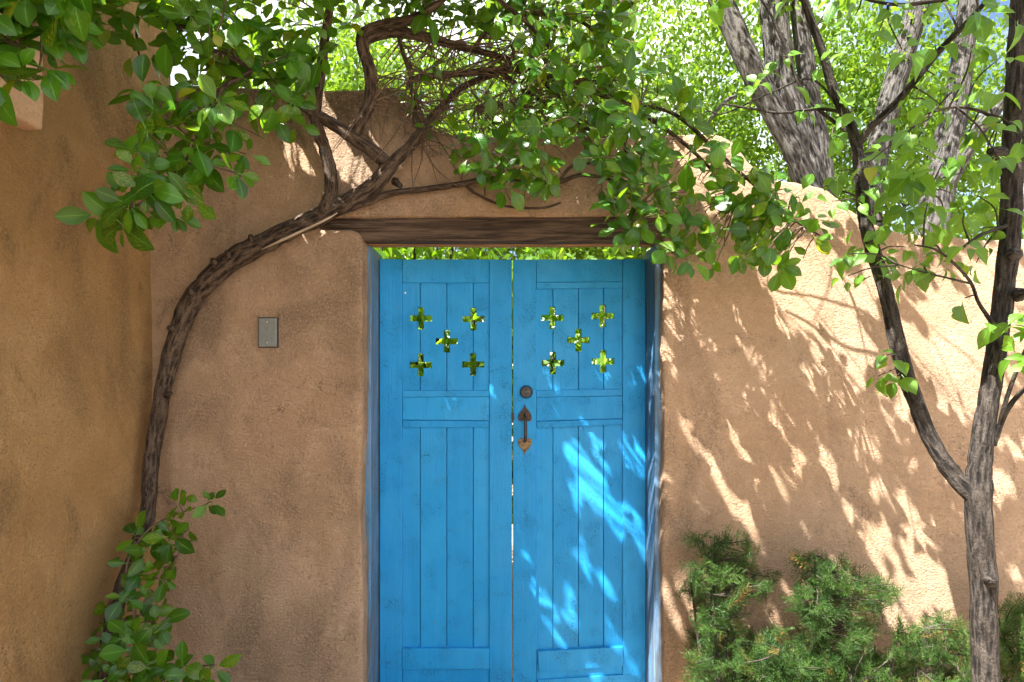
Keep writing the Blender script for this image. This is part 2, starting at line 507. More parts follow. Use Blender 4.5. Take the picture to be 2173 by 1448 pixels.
def remeshed(name, mb, mat, voxel, smooth_it, amp, freq, fix=None):
    """hand-trowelled plaster: voxel remesh, soften the edges, then an uneven face"""
    me = mb.mesh(name, mat)
    o = bpy.data.objects.new('tmp', me)
    COL.objects.link(o)
    m = o.modifiers.new('r', 'REMESH'); m.mode = 'VOXEL'; m.voxel_size = voxel
    m = o.modifiers.new('s', 'SMOOTH'); m.factor = 0.5; m.iterations = smooth_it
    dg = bpy.context.evaluated_depsgraph_get()
    me2 = bpy.data.meshes.new_from_object(o.evaluated_get(dg), depsgraph=dg)
    bpy.data.objects.remove(o)
    n = len(me2.vertices)
    co = np.empty(n * 3, np.float32); me2.vertices.foreach_get('co', co); co = co.reshape(-1, 3)
    no = np.empty(n * 3, np.float32); me2.vertices.foreach_get('normal', no); no = no.reshape(-1, 3)
    h = np.array([mnoise.noise(Vector(c) * freq) + 0.45 * mnoise.noise(Vector(c) * freq * 3.1) + 0.16 * mnoise.noise(Vector(c) * freq * 9) for c in co])
    co = co + no * (h * amp)[:, None]
    if fix: co = fix(co)
    me2.vertices.foreach_set('co', co.astype(np.float32).ravel())
    me2.polygons.foreach_set('use_smooth', np.ones(len(me2.polygons), bool))
    me2.materials.clear(); me2.materials.append(mat)
    me2.name = name
    me2.update()
    return me2

# garden wall: outline read off the photo, with the notch for the gate and its lintel
top = [(250,176),(400,180),(560,184),(700,186),(800,184),(850,188),(880,214),(903,256),(940,279),(1000,286),(1200,288),(1400,290),(1500,286),(1540,292),(1565,312),(1592,348),(1640,377),(1700,386),(1760,404),(1810,443),(1880,480),(1950,493),(2050,500),(2200,504),(2700,505)]
top = smooth_poly(top, 4)
outline = [wall_xz(250, 1600)] + [wall_xz(a, b) for a, b in top] + [wall_xz(2700, 1600),
    wall_xz(1406, 1600), wall_xz(1406, 520), wall_xz(1410, 494), wall_xz(1440, 486), wall_xz(1440, 459),
    wall_xz(672, 459), wall_xz(672, 486), wall_xz(745, 487), wall_xz(763, 497), wall_xz(769, 516), wall_xz(767, 900), wall_xz(768, 1600)]
outline = [(x, max(z, -0.12)) for x, z in outline]
mb = MB(); mb.prism(outline, WY, WY + 0.36)
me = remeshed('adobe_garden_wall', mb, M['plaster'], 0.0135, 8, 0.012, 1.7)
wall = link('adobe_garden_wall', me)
tag(wall, 'tan stucco garden wall with curved stepped top around the blue gate', 'wall')

# house at the left: its side wall leans out a little towards the foot
HX = -1.566
house = empty('adobe_house', (HX - 1.5, -3, 0), 'tall ochre stucco house wall filling the left edge', 'house')
mb = MB(); mb.box((HX - 3.2, -6.0, -0.15), (HX, 0.02, 3.5))
def batter(co):
    z = co[:, 2]
    co[:, 0] += np.where(co[:, 0] > HX - 0.6, (2.17 - z) * 0.029, 0)
    return co
me = remeshed('wall', mb, M['house_plaster'], 0.03, 1, 0.012, 1.3, batter)
link('wall', me, house)
# plastered drain spout (canale) sticking out of the house wall, near the top left corner
mb = MB(); mb.box((HX - 0.15, -1.10, 2.305), (HX + 0.055, -0.835, 2.62))
me = remeshed('canale', mb, M['corbel'], 0.008, 8, 0.004, 6)
link('canale', me, house)

# ------------------------------------------------------------------ lintel, gate frame, gate
def gz(py): return CAM.z + (CY - py) * 2.717 / F       # on the gate's face
def gx(px): return (px - CX) * 2.717 / F

lin = empty('timber_lintel', (-0.02, WY, 2.11), 'dark weathered timber lintel beam spanning above the blue gate', 'lintel beam')
def beam_mb(x0, x1, y0, y1, z0, z1, seed, nx=60):
    m = MB()
    sec = [(y0, z0), (y0, z0 + (z1 - z0) * 0.35), (y0, z0 + (z1 - z0) * 0.7), (y0, z1), (y1, z1), (y1, z0)]
    for i in range(nx + 1):
        x = x0 + (x1 - x0) * i / nx
        for j, (y, z) in enumerate(sec):
            dy = 0.004 * mnoise.noise(Vector((x * 3, j * 2.0, seed)))
            dz = 0.003 * mnoise.noise(Vector((x * 4, j * 3.0, seed + 9)))
            m.v.append((x, y + dy, z + dz))
    ns = len(sec)
    for i in range(nx):
        for j in range(ns):
            a, b = i * ns + j, i * ns + (j + 1) % ns
            m.f.append((b, a, a + ns, b + ns)); m.uv.extend([(0, 0)] * 4)
    m.f.append(tuple(range(ns))); m.uv.extend([(0, 0)] * ns)
    m.f.append(tuple(nx * ns + j for j in range(ns))[::-1]); m.uv.extend([(0, 0)] * ns)
    return m
beam_mb(-0.93, 0.74, WY + 0.020, WY + 0.085, 2.113, 2.26, 3).build('front_beam', M['timber'], lin, bevel=0.006)
beam_mb(-0.93, 0.74, WY + 0.088, WY + 0.136, 2.112, 2.26, 8).build('rear_beam', M['timber_inner'], lin, bevel=0.004)
beam_mb(-0.93, 0.74, WY + 0.139, WY + 0.34, 2.19, 2.26, 13).build('filler_plank', M['timber'], lin, bevel=0.004)

frame = empty('gate_surround', (-0.024, -0.1, 0), 'weathered blue timber posts framing the double gate on both sides', 'gate frame')
def jamb(x0, x1, y0, y1, z0, z1, lean):
    m = MB()
    nz = 40
    sec = [(x0, y0), (x1, y0), (x1, y1), (x0, y1)]
    for i in range(nz + 1):
        z = z0 + (z1 - z0) * i / nz
        for j, (x, y) in enumerate(sec):
            m.v.append((x + 0.002 * mnoise.noise(Vector((j, z * 3, lean))) + lean * (z1 - z), y + 0.003 * mnoise.noise(Vector((z * 2.5, j, lean + 4))), z))
    for i in range(nz):
        for j in range(4):
            a, b = i * 4 + j, i * 4 + (j + 1) % 4
            m.f.append((a, b, b + 4, a + 4)); m.uv.extend([(0, 0)] * 4)
    m.f.append((3, 2, 1, 0)); m.f.append(tuple(nz * 4 + j for j in range(4))); m.uv.extend([(0, 0)] * 8)
    return m
jamb(-0.715, -0.641, -0.135, 0.075, -0.02, 2.108, 0.0).build('jamb', M['blue_worn'], frame, bevel=0.004)
jamb(0.594, 0.668, -0.172, 0.075, -0.02, 2.108, -0.001).build('jamb', M['blue_worn'], frame, bevel=0.004)

ARM, HALF = 24.0, 6.6          # cross: half length and half width in px
def leaf_gate(name, label, x_out, x_in, lay):
    """one gate leaf; lay holds the pixel lines measured on the photo"""
    root = empty(name, (gx((x_out + x_in) / 2), 0.02, 0.05), label, 'gate', 'leaves of the blue double gate')
    def slab(nm, poly, y0, y1, bev=0.0025):
        m = MB(); m.prism([(gx(a), gz(b)) for a, b in poly], y0, y1)
        return m.build(nm, M['blue'], root, bevel=bev)
    zb = 1488
    # boards with the crosses cut over their joints
    js = lay['joints']
    edges = [lay['p0'] - 8] + js + [lay['p1'] + 8]
    g = 0.9                                           # half of the open joint
    y0b, y1b = 0.012, 0.034
    for part in ('up', 'low'):
        t, b = (lay['rail_top'] - 12, 862) if part == 'up' else (863, zb - 8)
        for i in range(4):
            xl, xr = edges[i] + g, edges[i + 1] - g
            jl, jr = edges[i], edges[i + 1]
            cl = [c for c in lay['cross'] if abs(c[0] - jl) < 8] if part == 'up' and i > 0 else []
            cr = [c for c in lay['cross'] if abs(c[0] - jr) < 8] if part == 'up' and i < 3 else []
            poly = [(xl, t)]
            poly.append((xr, t))
            for cx, cy in sorted(cr, key=lambda c: c[1]):
                w, e = cx - HALF, cx - ARM
                poly += [(xr, cy - ARM), (w, cy - ARM), (w, cy - HALF), (e, cy - HALF), (e, cy + HALF), (w, cy + HALF), (w, cy + ARM), (xr, cy + ARM)]
            poly += [(xr, b), (xl, b)]
            for cx, cy in sorted(cl, key=lambda c: -c[1]):
                w, e = cx + HALF, cx + ARM
                poly += [(xl, cy + ARM), (w, cy + ARM), (w, cy + HALF), (e, cy + HALF), (e, cy - HALF), (w, cy - HALF), (w, cy - ARM), (xl, cy - ARM)]
            m = MB(); m.prism([(gx(a), gz(c)) for a, c in poly], y0b + random.uniform(-.0012, .0012), y1b)
            if i < 3:                                  # the tongue that closes the joint to the next board
                ys = [t] + [v for c in sorted(cr, key=lambda c: c[1]) for v in (c[1] - ARM, c[1] + ARM)] + [b]
                for q in range(0, len(ys), 2):
                    m.box((gx(xr) - 0.004, y0b + 0.011, gz(ys[q + 1]) + 0.0005), (gx(xr) + 2 * g * 0.0022 + 0.003, y0b + 0.016, gz(ys[q]) - 0.0005))
            m.build('board', M['blue'], root, bevel=0.0012)
    # frame of the leaf
    s0, s1 = sorted((x_out, lay['p0'] if x_out < x_in else lay['p1']))
    slab('stile', [(s0, 550), (s1, 550), (s1, zb), (s0, zb)], 0.0, 0.045)
    s0, s1 = sorted((x_in, lay['p1'] if x_out < x_in else lay['p0']))
    slab('stile', [(s0, 551), (s1, 551), (s1, zb), (s0, zb)], 0.0008, 0.045)
    for nm, poly, y in lay['rails']:
        slab(nm, poly, y, 0.045)
    return root, slab

L_ = dict(p0=853.5, p1=1038.5, joints=[891, 947.5, 1004], rail_top=600, mid0=829, mid1=908,
    cross=[(892, 675), (1004, 676.5), (947, 724), (891.5, 774.5), (1003.5, 773.5)],
    rails=[('rail', [(854, 550.5), (1038, 550.5), (1038, 600), (854, 600)], 0.0025),
           ('rail', [(854, 829), (1038, 829), (1038, 842), (854, 843)], 0.0035),
           ('rail', [(854, 843.6), (1038, 842.6), (1038, 892.5), (854, 891)], 0.0045),
           ('trim_strip', [(855, 892.6), (1036, 894), (1036, 908), (855, 907.5)], 0.001),
           ('rail', [(854, 1375.5), (1038.4, 1375.5), (1038.4, 1419.5), (854, 1419)], -0.006),
           ('rail', [(854, 1421), (1038, 1421), (1038, 1488), (854, 1488)], 0.006)])
left_leaf, slabL = leaf_gate('gate_leaf', 'blue wooden left gate leaf without lock or handle, with cross cutouts', 805.5, 1086.2, L_)
R_ = dict(p0=1138, p1=1321.5, joints=[1173.5, 1228, 1281.5], rail_top=612, mid0=827, mid1=908,
    cross=[(1172, 674), (1280, 670), (1228, 721.5), (1174, 770.5), (1281, 767)],
    rails=[('rail', [(1138.5, 550.5), (1321, 550.5), (1321, 598), (1138.5, 599)], 0.0025),
           ('trim_strip', [(1138.5, 599.6), (1321, 598.6), (1321, 611), (1138.5, 613.5)], -0.0015),
           ('rail', [(1138.5, 829), (1321, 826), (1321, 840), (1138.5, 843.5)], 0.0035),
           ('rail', [(1138.5, 844), (1321, 840.6), (1321, 888.5), (1138.5, 894)], 0.0045),
           ('trim_strip', [(1139, 895), (1321, 889.5), (1321, 901), (1140, 909)], -0.0015),
           ('rail', [(1141, 1381.5), (1321, 1372), (1323, 1412.5), (1143, 1426)], -0.006),
           ('rail', [(1141, 1443), (1368, 1429), (1368, 1488), (1141, 1488)], -0.002),
           ('rail', [(1139, 1410), (1321, 1400), (1321, 1450), (1139, 1450)], 0.006)])
right_leaf, slabR = leaf_gate('gate_leaf', 'blue wooden right gate leaf carrying black lock and pull handle, with cross cutouts', 1370, 1088.6, R_)

# nail heads
def disc(m, c, r, y0, y1, n=10, dome=0.0):
    cx, cz = c
    vs = [(cx + r * math.cos(2 * math.pi * i / n), y1, cz + r * math.sin(2 * math.pi * i / n)) for i in range(n)]
    vs += [(cx + r * 0.85 * math.cos(2 * math.pi * i / n), y0, cz + r * 0.85 * math.sin(2 * math.pi * i / n)) for i in range(n)]
    vs.append((cx, y0 - dome, cz))
    fs = [(i, (i + 1) % n, n + (i + 1) % n, n + i) for i in range(n)] + [(n + i, n + (i + 1) % n, 2 * n) for i in range(n)]
    m.add(vs, fs)
def nail(px, py, root, mat, r=0.0036, y=0.0):
    m = MB(); disc(m, (gx(px), gz(py)), r, y - 0.0016, y + 0.004, 8, 0.0006)
    m.build('nail', mat, root, smooth=False)
for px, py in [(841, 565), (841, 584), (1052, 583), (870, 1393), (922, 1391), (1022, 1392), (1021, 1412)]:
    nail(px, py, left_leaf, M['blue'], y=-0.006 if py > 1300 else 0.0)
nail(859, 621, left_leaf, M['steel'], 0.005, 0.011)
for px, py in [(1122, 566), (1331, 561), (1331, 579), (1258, 1389), (1309, 1388), (1308, 1411), (1330, 997), (1309, 1062)]:
    nail(px, py, right_leaf, M['blue'], y=-0.006 if 1300 < py else (0.0 if px != 1309 else 0.011))

# deadbolt: dark collar, worn face, keyhole
bolt = empty('deadbolt', (0, 0, 0))
bolt.parent = right_leaf
def sub(mbx, nm, mat, par, smooth=False, bevel=0):
    o = mbx.build(nm, mat, None, smooth, bevel)
    o.parent = par
    return o
bc = (gx(1117), gz(832))
def ring_lathe(c, prof, n=32):
    m = MB()
    vs, fs = [], []
    for r, y in prof:
        for i in range(n):
            vs.append((c[0] + r * math.cos(2 * math.pi * i / n), y, c[1] + r * math.sin(2 * math.pi * i / n)))
    for j in range(len(prof) - 1):
        for i in range(n):
            fs.append((j * n + i, j * n + (i + 1) % n, (j + 1) * n + (i + 1) % n, (j + 1) * n + i))
    m.add(vs, fs)
    return m
bolt.location = -Vector(right_leaf.location)
sub(ring_lathe(bc, [(0.0305, 0.002), (0.0300, -0.006), (0.0265, -0.018), (0.0235, -0.0215), (0.0215, -0.0215), (0.0208, -0.017), (0.0001, -0.017)]), 'collar', M['lock_black'], bolt)
sub(ring_lathe(bc, [(0.0190, -0.016), (0.0186, -0.0190), (0.0001, -0.0190)]), 'lock_face', M['lock_face'], bolt)
m = MB(); disc(m, (bc[0] + 0.001, bc[1] - 0.008), 0.0068, -0.0225, -0.019, 14); sub(m, 'key_cylinder', M['lock_black'], bolt)
m = MB(); m.box((bc[0] + 0.0002, -0.0233, bc[1] - 0.0125), (bc[0] + 0.0018, -0.0222, bc[1] - 0.004)); sub(m, 'keyhole', M['gasket'], bolt)

# pull handle: spade plates, grip, thumb piece
hand = empty('pull_handle', (0, 0, 0)); hand.parent = right_leaf; hand.location = -Vector(right_leaf.location)
HS = 2.717 / F
def spade(cx, cy, flip, w=14.2, h=33.0):
    """spade outline with its point up (flip=1) or down (-1), in metres"""
    half = [(0, -0.58), (0.10, -0.43), (0.30, -0.29), (0.60, -0.15), (0.88, 0.02), (1.0, 0.18), (1.0, 0.32), (0.88, 0.43), (0.66, 0.48), (0.42, 0.47), (0.2, 0.42)]
    pts = half + [(-a, b) for a, b in reversed(half[1:])]
    return [(gx(cx + a * w), gz(cy + b * h * flip)) for a, b in pts]
m = MB(); m.prism(spade(1114, 877.5, 1, 14.2, 35), -0.0055, 0.002); sub(m, 'upper_plate', M['iron'], hand, bevel=0.0012)
m = MB(); m.prism(spade(1114, 946.5, -1, 14.2, 34), -0.0055, 0.002); sub(m, 'lower_plate', M['bronze'], hand, bevel=0.0012)
gp = smooth_poly([(gx(1114), -0.004, gz(884)), (gx(1114.3), -0.026, gz(887)), (gx(1114.8), -0.036, gz(900)), (gx(1115), -0.036, gz(917)), (gx(1114.8), -0.024, gz(932)), (gx(1114.5), -0.003, gz(938))], 6)
m = MB(); m.tube(gp, [0.0062 + 0.0022 * math.sin(math.pi * i / (len(gp) - 1)) for i in range(len(gp))], 10, flat=0.75); sub(m, 'grip', M['iron'], hand, True)
m = MB(); m.tube([(gx(1114), -0.005, gz(881)), (gx(1114), -0.024, gz(880.5)), (gx(1114), -0.040, gz(879))], [0.004, 0.006, 0.0075], 10, flat=0.5); sub(m, 'thumb_latch', M['iron'], hand, True)
for px, py in [(1104.5, 884), (1123.5, 884), (1114, 866), (1104, 938), (1123.5, 938), (1114, 957)]:
    m = MB(); disc(m, (gx(px), gz(py)), 0.0042, -0.0078, -0.005, 10, 0.0008); sub(m, 'screw', M['iron'], hand)
# latch strike in the joint between the leaves
m = MB(); m.prism([(gx(1086), gz(875)), (gx(1091), gz(878)), (gx(1091.5), gz(890)), (gx(1088.5), gz(897)), (gx(1086), gz(890))], -0.004, 0.04)
m.build('latch_plate', M['iron'], right_leaf, bevel=0.001)

# blank cover plate on the wall
cp = empty('cover_plate', (P(568.5, 737, WD).x, WY, P(0, 737, WD).z), 'small grey metal blank cover plate screwed to the tan wall', 'cover plate')
def wx(px): return (px - CX) * (WD - 0.012) / F
def wz(py): return CAM.z + (CY - py) * (WD - 0.012) / F
m = MB(); m.box((wx(547.3), WY - 0.010, wz(738)), (wx(589.2), WY + 0.03, wz(673.6))); m.build('gasket', M['gasket'], cp, bevel=0.001)
m = MB()
x0, x1, z0, z1, e = wx(548.8), wx(587.6), wz(736.6), wz(675.2), 0.0022
yv = WY - 0.0105; yf = WY - 0.016
m.add([(x0,yv,z0),(x1,yv,z0),(x1,yv,z1),(x0,yv,z1),(x0+e,yf,z0+e),(x1-e,yf,z0+e),(x1-e,yf,z1-e),(x0+e,yf,z1-e)],
      [(4,5,6,7),(0,1,5,4),(1,2,6,5),(2,3,7,6),(3,0,4,7),(3,2,1,0)])
m.build('plate', M['grey_metal'], cp, bevel=0.0012)
for py in (684, 727.5):
    m = MB(); disc(m, (wx(567.6), wz(py)), 0.0034, yf - 0.0016, yf + 0.001, 12, 0.0008); m.build('screw', M['steel'], cp)

# ------------------------------------------------------------------ leaves
def leaf_shape(kind, fold, curl, wide, twist=0.0):
    """one leaf, length 1 along +y from its stalk, upper face +z; returns verts, faces, uv"""
    if kind == 'vine':
        rows = [(0.0, .02), (.10, .17), (.24, .32), (.42, .46), (.58, .50), (.73, .43), (.86, .28), (.95, .12), (1.0, .01)]
        wide *= 0.60
    elif kind == 'tree':
        rows = [(0.0, .02), (.07, .22), (.18, .40), (.30, .49), (.42, .50), (.55, .45), (.68, .35), (.80, .22), (.90, .11), (1.0, .005)]
        wide *= 0.66
    elif kind == 'lobed':
        rows = [(0.0, .02), (.08, .24), (.18, .38), (.32, .50), (.44, .52), (.50, .40), (.58, .43), (.66, .30), (.78, .24), (.90, .10), (1.0, .005)]
        wide *= 0.74
    elif kind == 'far':
        rows = [(0.0, .03), (.35, .5), (.7, .36), (1.0, .01)]
        wide *= 0.5
    v, f, uv = [], [], []
    st = 0.20 if kind != 'far' else 0.12                # stalk
    sw = 0.018
    v += [(-sw, -st, 0.02), (sw, -st, 0.02), (sw, 0.03, 0.004), (-sw, 0.03, 0.004)]
    f.append((0, 1, 2, 3)); uv += [(0, 0)] * 4      # uv per vertex, spread to loops below
    b = len(v)
    for t, w in rows:
        w = w * wide
        z = -curl * t * t
        y = t * (1 - 0.25 * abs(curl) * t)
        tw = twist * t
        for s in (-1, 0, 1):
            v.append((s * w, y, z + abs(s) * w * fold + s * w * tw))
            uv.append((s, t))
    for i in range(len(rows) - 1):
        a = b + i * 3
        f.append((a, a + 1, a + 4, a + 3)); f.append((a + 1, a + 2, a + 5, a + 4))
    return np.array(v, float), f, [uv[i] for fc in f for i in fc]

def variants(kind, n, seed):
    r = random.Random(seed)
    return [leaf_shape(kind, r.uniform(0.05, 0.6), r.uniform(-0.08, 0.55), r.uniform(0.8, 1.15), r.uniform(-0.5, 0.5)) for _ in range(n)]
SHAPES = {'vine': variants('vine', 8, 1), 'tree': variants('tree', 4, 2) + variants('lobed', 2, 3), 'far': variants('far', 3, 4)}

def shape_mesh(name, shape, mat, tint):
    v, f, uv = shape
    me = bpy.data.meshes.new(name)
    me.from_pydata([tuple(x) for x in v], [], f)
    l = me.uv_layers.new(name='UVMap'); l.data.foreach_set('uv', np.array(uv, np.float32).ravel())
    a = me.color_attributes.new('tint', 'FLOAT_COLOR', 'POINT')
    a.data.foreach_set('color', np.tile(np.array([*tint, 1.0], np.float32), len(v)))
    me.materials.append(mat)
    me.polygons.foreach_set('use_smooth', [True] * len(f))
    return me

def mass_mesh(name, shapes, items, mat):
    """items: (shape index, 3x3 rotation*scale, position, tint) -> one mesh"""
    V, FI, FL, UV, T = [], [], [], [], []
    base = 0
    for si, (v, f, uv) in enumerate(shapes):
        it = [i for i in items if i[0] == si]
        if not it: continue
        Rm = np.array([i[1] for i in it]); tr = np.array([i[2] for i in it]); ti = np.array([i[3] for i in it])
        vv = np.einsum('mij,nj->mni', Rm, v) + tr[:, None, :]
        m, n = vv.shape[:2]
        V.append(vv.reshape(-1, 3))
        T.append(np.repeat(np.concatenate([ti, np.ones((m, 1))], 1), n, axis=0))
        fl = np.concatenate([np.array(x) for x in f])
        lens = np.array([len(x) for x in f])
        FI.append((fl[None, :] + (np.arange(m) * n)[:, None] + base).ravel())
        FL.append(np.tile(lens, m))
        UV.append(np.tile(np.array(uv, np.float32), (m, 1)))
        base += m * n
    V = np.concatenate(V); FI = np.concatenate(FI); FL = np.concatenate(FL); UV = np.concatenate(UV); T = np.concatenate(T)
    me = bpy.data.meshes.new(name)
    me.vertices.add(len(V)); me.vertices.foreach_set('co', V.astype(np.float32).ravel())
    me.loops.add(len(FI)); me.loops.foreach_set('vertex_index', FI.astype(np.int32))
    me.polygons.add(len(FL))
    st = np.concatenate([[0], np.cumsum(FL)[:-1]])
    me.polygons.foreach_set('loop_start', st.astype(np.int32))
    me.update(calc_edges=True)
    l = me.uv_layers.new(name='UVMap'); l.data.foreach_set('uv', UV.astype(np.float32).ravel())
    a = me.color_attributes.new('tint', 'FLOAT_COLOR', 'POINT')
    a.data.foreach_set('color', T.astype(np.float32).ravel())
    me.polygons.foreach_set('use_smooth', np.ones(len(FL), bool))
    me.materials.append(mat)
    me.validate()
    return me

def frame_of(d, n):
    d = d.normalized()
    x = d.cross(n)
    x = x.normalized() if x.length > 1e-4 else d.orthogonal().normalized()
    z = x.cross(d)
    return Matrix((x, d, z)).transposed()

def rnd_vec():
    v = Vector((random.gauss(0, 1), random.gauss(0, 1), random.gauss(0, 1)))
    return v.normalized()

def leaf_item(pos, d, n, size, kind, tint):
    return (random.randrange(len(SHAPES[kind])), frame_of(d, n), Vector(pos), size, tint)

def to_mass(it):
    return (it[0], np.array(it[1]) * it[3], np.array(it[2]), it[4])

def px_of(p):
    d = p.y - CAM.y
    if d < 0.1: return (-1e4, -1e4, d)
    return (CX + p.x * F / d, CY - (p.z - CAM.z) * F / d, d)

def place_leaves(root, items, kind, matname, n_single=295, mass='leaf_mass', tints=None):
    """the leaves that show largest become parts of their own, the rest one mass"""
    def show(it):
        c = it[2] + it[1] @ Vector((0, it[3] * 0.5, 0))
        px, py, d = px_of(c)
        if not (-20 < px < 2190 and -20 < py < 1460): return 0
        view = (CAM - c).normalized()
        return it[3] ** 2 * abs((it[1] @ Vector((0, 0, 1))).dot(view)) / d ** 2 / (1.0 + 1.2 * max(0, d - 1.2))
    items = sorted(items, key=show, reverse=True)
    single, rest = items[:n_single], items[n_single:]
    cache = {}
    for it in single:
        tq = tuple(round(x * 4) / 4 for x in it[4])
        key = (it[0], tq)
        if key not in cache:
            cache[key] = shape_mesh('leaf', SHAPES[kind][it[0]], M[matname], tq)
        o = bpy.data.objects.new('leaf', cache[key])
        COL.objects.link(o)
        o.parent = root
        mw = Matrix.Translation(it[2]) @ (it[1] * it[3]).to_4x4()
        o.matrix_local = Matrix.Translation(-Vector(root.location)) @ mw
    if rest:
        me = mass_mesh(mass, SHAPES[kind], [to_mass(i) for i in rest], M[matname])
        tag(link(mass, me, root), kind='stuff')

def vine_tint():
    a = random.random()
    return (random.uniform(0, 1) ** 1.2, random.choice((0, .25, .5, 0.75, 1.0)) if random.random() < 0.45 else 0.0, random.uniform(0.4, 0.8) if random.random() < 0.014 else random.uniform(0, 0.06))

def shoot(base, tip, items, twigs, kind='vine', size=0.08, n_tip=5, n_side=2, r=0.0022, tintf=vine_tint, droop=0.35, axis_bias=Vector((0, -0.75, 0.15)), stalk=0.03):
    """a leafy shoot: curved twig from a branch, pairs along it, a rosette at the end"""
    base, tip = Vector(base), Vector(tip)
    L = (tip - base).length
    mid = (base + tip) / 2 + Vector((random.uniform(-.12, .12) * L, random.uniform(-.12, .12) * L, random.uniform(-0.02, 0.16) * L))
    pts = smooth_poly([base, mid, tip], 5)
    if twigs is not None:
        twigs.tube(pts, np.linspace(r * (1.3 + min(1.2, L * 1.5)), r * 0.7, len(pts)), 5, cap=False)
    ax = ((tip - mid).normalized() * 0.55 + axis_bias + rnd_vec() * 0.45).normalized()
    def ring(c, ax, n, sz, open_):
        u = ax.orthogonal().normalized()
        w = ax.cross(u)
        ph = random.uniform(0, 6.28)
        for i in range(n):
            a = ph + 6.283 * i / n + random.uniform(-.35, .35)
            out = u * math.cos(a) + w * math.sin(a)
            d = (out * open_ + ax * random.uniform(0.15, 0.6) + Vector((0, 0, -droop * random.uniform(.4, 1.6))) + rnd_vec() * 0.15).normalized()
            nn = (ax * 0.9 + Vector((0, -0.15, 0.35)) + rnd_vec() * 0.35)
            nn = nn - d * nn.dot(d)
            if nn.length < 0.05: nn = d.orthogonal()
            s = sz * random.uniform(0.58, 1.22)
            items.append(leaf_item(c + d * stalk * random.uniform(.4, 1.0), d, nn.normalized(), s, kind, tintf()))
    ring(tip, ax, n_tip, size, 0.85)
    for q in range(n_side):
        t = 0.55 + 0.35 * (q / max(1, n_side))
        c = Vector(pts[int(t * (len(pts) - 1))])
        tg = (tip - base).normalized()
        ring(c, (tg * 0.4 + axis_bias).normalized(), 2 if random.random() < .7 else 3, size * 0.95, 1.0)

def branch_pts(spec, n=7):
    """spec rows (px, py, distance, diameter in px) -> world points and radii"""
    rows = smooth_poly(spec, n)
    pts = [P(r_[0], r_[1], r_[2]) for r_ in rows]
    rad = [max(0.0013, r_[3] * r_[2] / F / 2 * 0.86 / math.sqrt(1 + ((r_[0] - CX) / F) ** 2)) for r_ in rows]
    return pts, rad

def nearest(nodes, p, far=9.0, up_bias=0.0):
    best, bd = None, 1e9
    for q in nodes:
        d = (q - p).length + up_bias * max(0, p.z - q.z)
        if d < bd: best, bd = q, d
    return best

# where the sun comes through the leaves (measured, others at random): leaves left out to shape the flecks
def sun_hit(p):
    """where this leaf's shadow falls, in photo pixels on the wall or gate"""
    s = (WY - p.y) / SUN.y
    q = p + SUN * s
    x, y, d = px_of(q)
    if 790 < x < 1385 and y > 500:
        q = p + SUN * ((0.0 - p.y) / SUN.y)
        x, y, d = px_of(q)
    return x, y
# bright flecks (centre px, half length, half width); they lie along the sun's slant
FLECKS = [(940,752,20,13),(1130,745,26,7),(1158,780,26,9),(1236,765,40,10),(1288,800,60,16),(1330,780,44,14),(1365,760,40,12),
 (1180,855,20,6),(1228,880,26,6),(1268,950,40,10),(1222,965,50,20),(1262,1035,75,24),(1212,1030,26,8),(1300,1100,44,11),(1350,1120,60,13),
 (1096,1108,26,8),(1106,1170,46,12),(1148,1262,44,11),(1165,1310,56,15),(1205,1250,22,7),(1208,1300,28,9),(1282,1235,34,9),(1300,1350,36,13),(1345,1000,60,8),(1330,940,50,9),
 (1375,800,90,9),(1380,1000,120,8),(1382,1200,120,8),(1262,1435,40,8),(1340,1410,30,9),
 (1420,640,50,17),(1440,700,40,13),(1412,800,26,7),(1480,650,26,9),(1548,905,40,10),(1570,950,34,9),(1470,930,26,7),(1500,1085,56,14),(1568,1075,34,10),(1600,1140,30,8),
 (1605,760,34,9),(1620,820,30,8),(1650,900,30,8),(1760,1000,34,9),(1840,1010,48,13),(1885,1040,36,9),(1905,1060,30,9),(1990,1040,40,10),
 (1960,1180,70,20),(1985,1250,70,26),(2010,1330,60,20),(1935,1290,40,9),(2010,1130,50,12),(1700,640,60,20),(1640,610,60,18),(1735,720,70,18),
 (1660,680,50,12),(1780,830,80,28),(1810,900,70,24),(1840,960,50,16),(1760,600,80,40),(1850,620,60,26),(1820,740,50,20),(1700,560,60,30),
 (1950,900,80,22),(1990,980,70,16),(2010,820,90,30),(2040,700,100,50),(2140,900,140,40),(2150,1100,120,22),(2150,650,120,60),(2160,1230,60,14),
 (600,300,50,9),(640,330,50,9),(690,230,50,12),(720,330,80,26),(765,360,60,14),(800,300,24,8),(940,390,30,8),(985,370,22,6),(1210,420,40,12),(1250,440,24,8)]
sd = Vector((SUN.x, SUN.z)); sd2 = (sd.x / sd.length, -sd.y / sd.length)
_r = random.Random(21)
for _ in range(100):
    x_ = _r.uniform(1405, 1990)
    FLECKS.append((x_, _r.uniform(600, 1330), _r.uniform(18, 44), _r.uniform(4.5, 8)))
for _ in range(4):
    FLECKS.append((_r.uniform(1130, 1370), _r.uniform(760, 1420), _r.uniform(14, 34), _r.uniform(4, 7)))
FLECKS += [(1425,592,40,14),(1405,720,40,9),(1422,765,30,8),(1402,1050,50,8),(1415,1150,40,8),(1405,1240,40,8),(1450,1250,36,9),(1470,1295,40,9),(1442,1330,30,8),
 (1490,720,34,8),(1520,800,30,7),(1560,690,40,9),(1530,620,40,10),(1590,860,36,8),(1640,980,30,7),(1510,980,34,7),(1600,1010,26,6),(1690,760,40,9),(1655,815,36,8)]
FA = np.array(FLECKS, float)
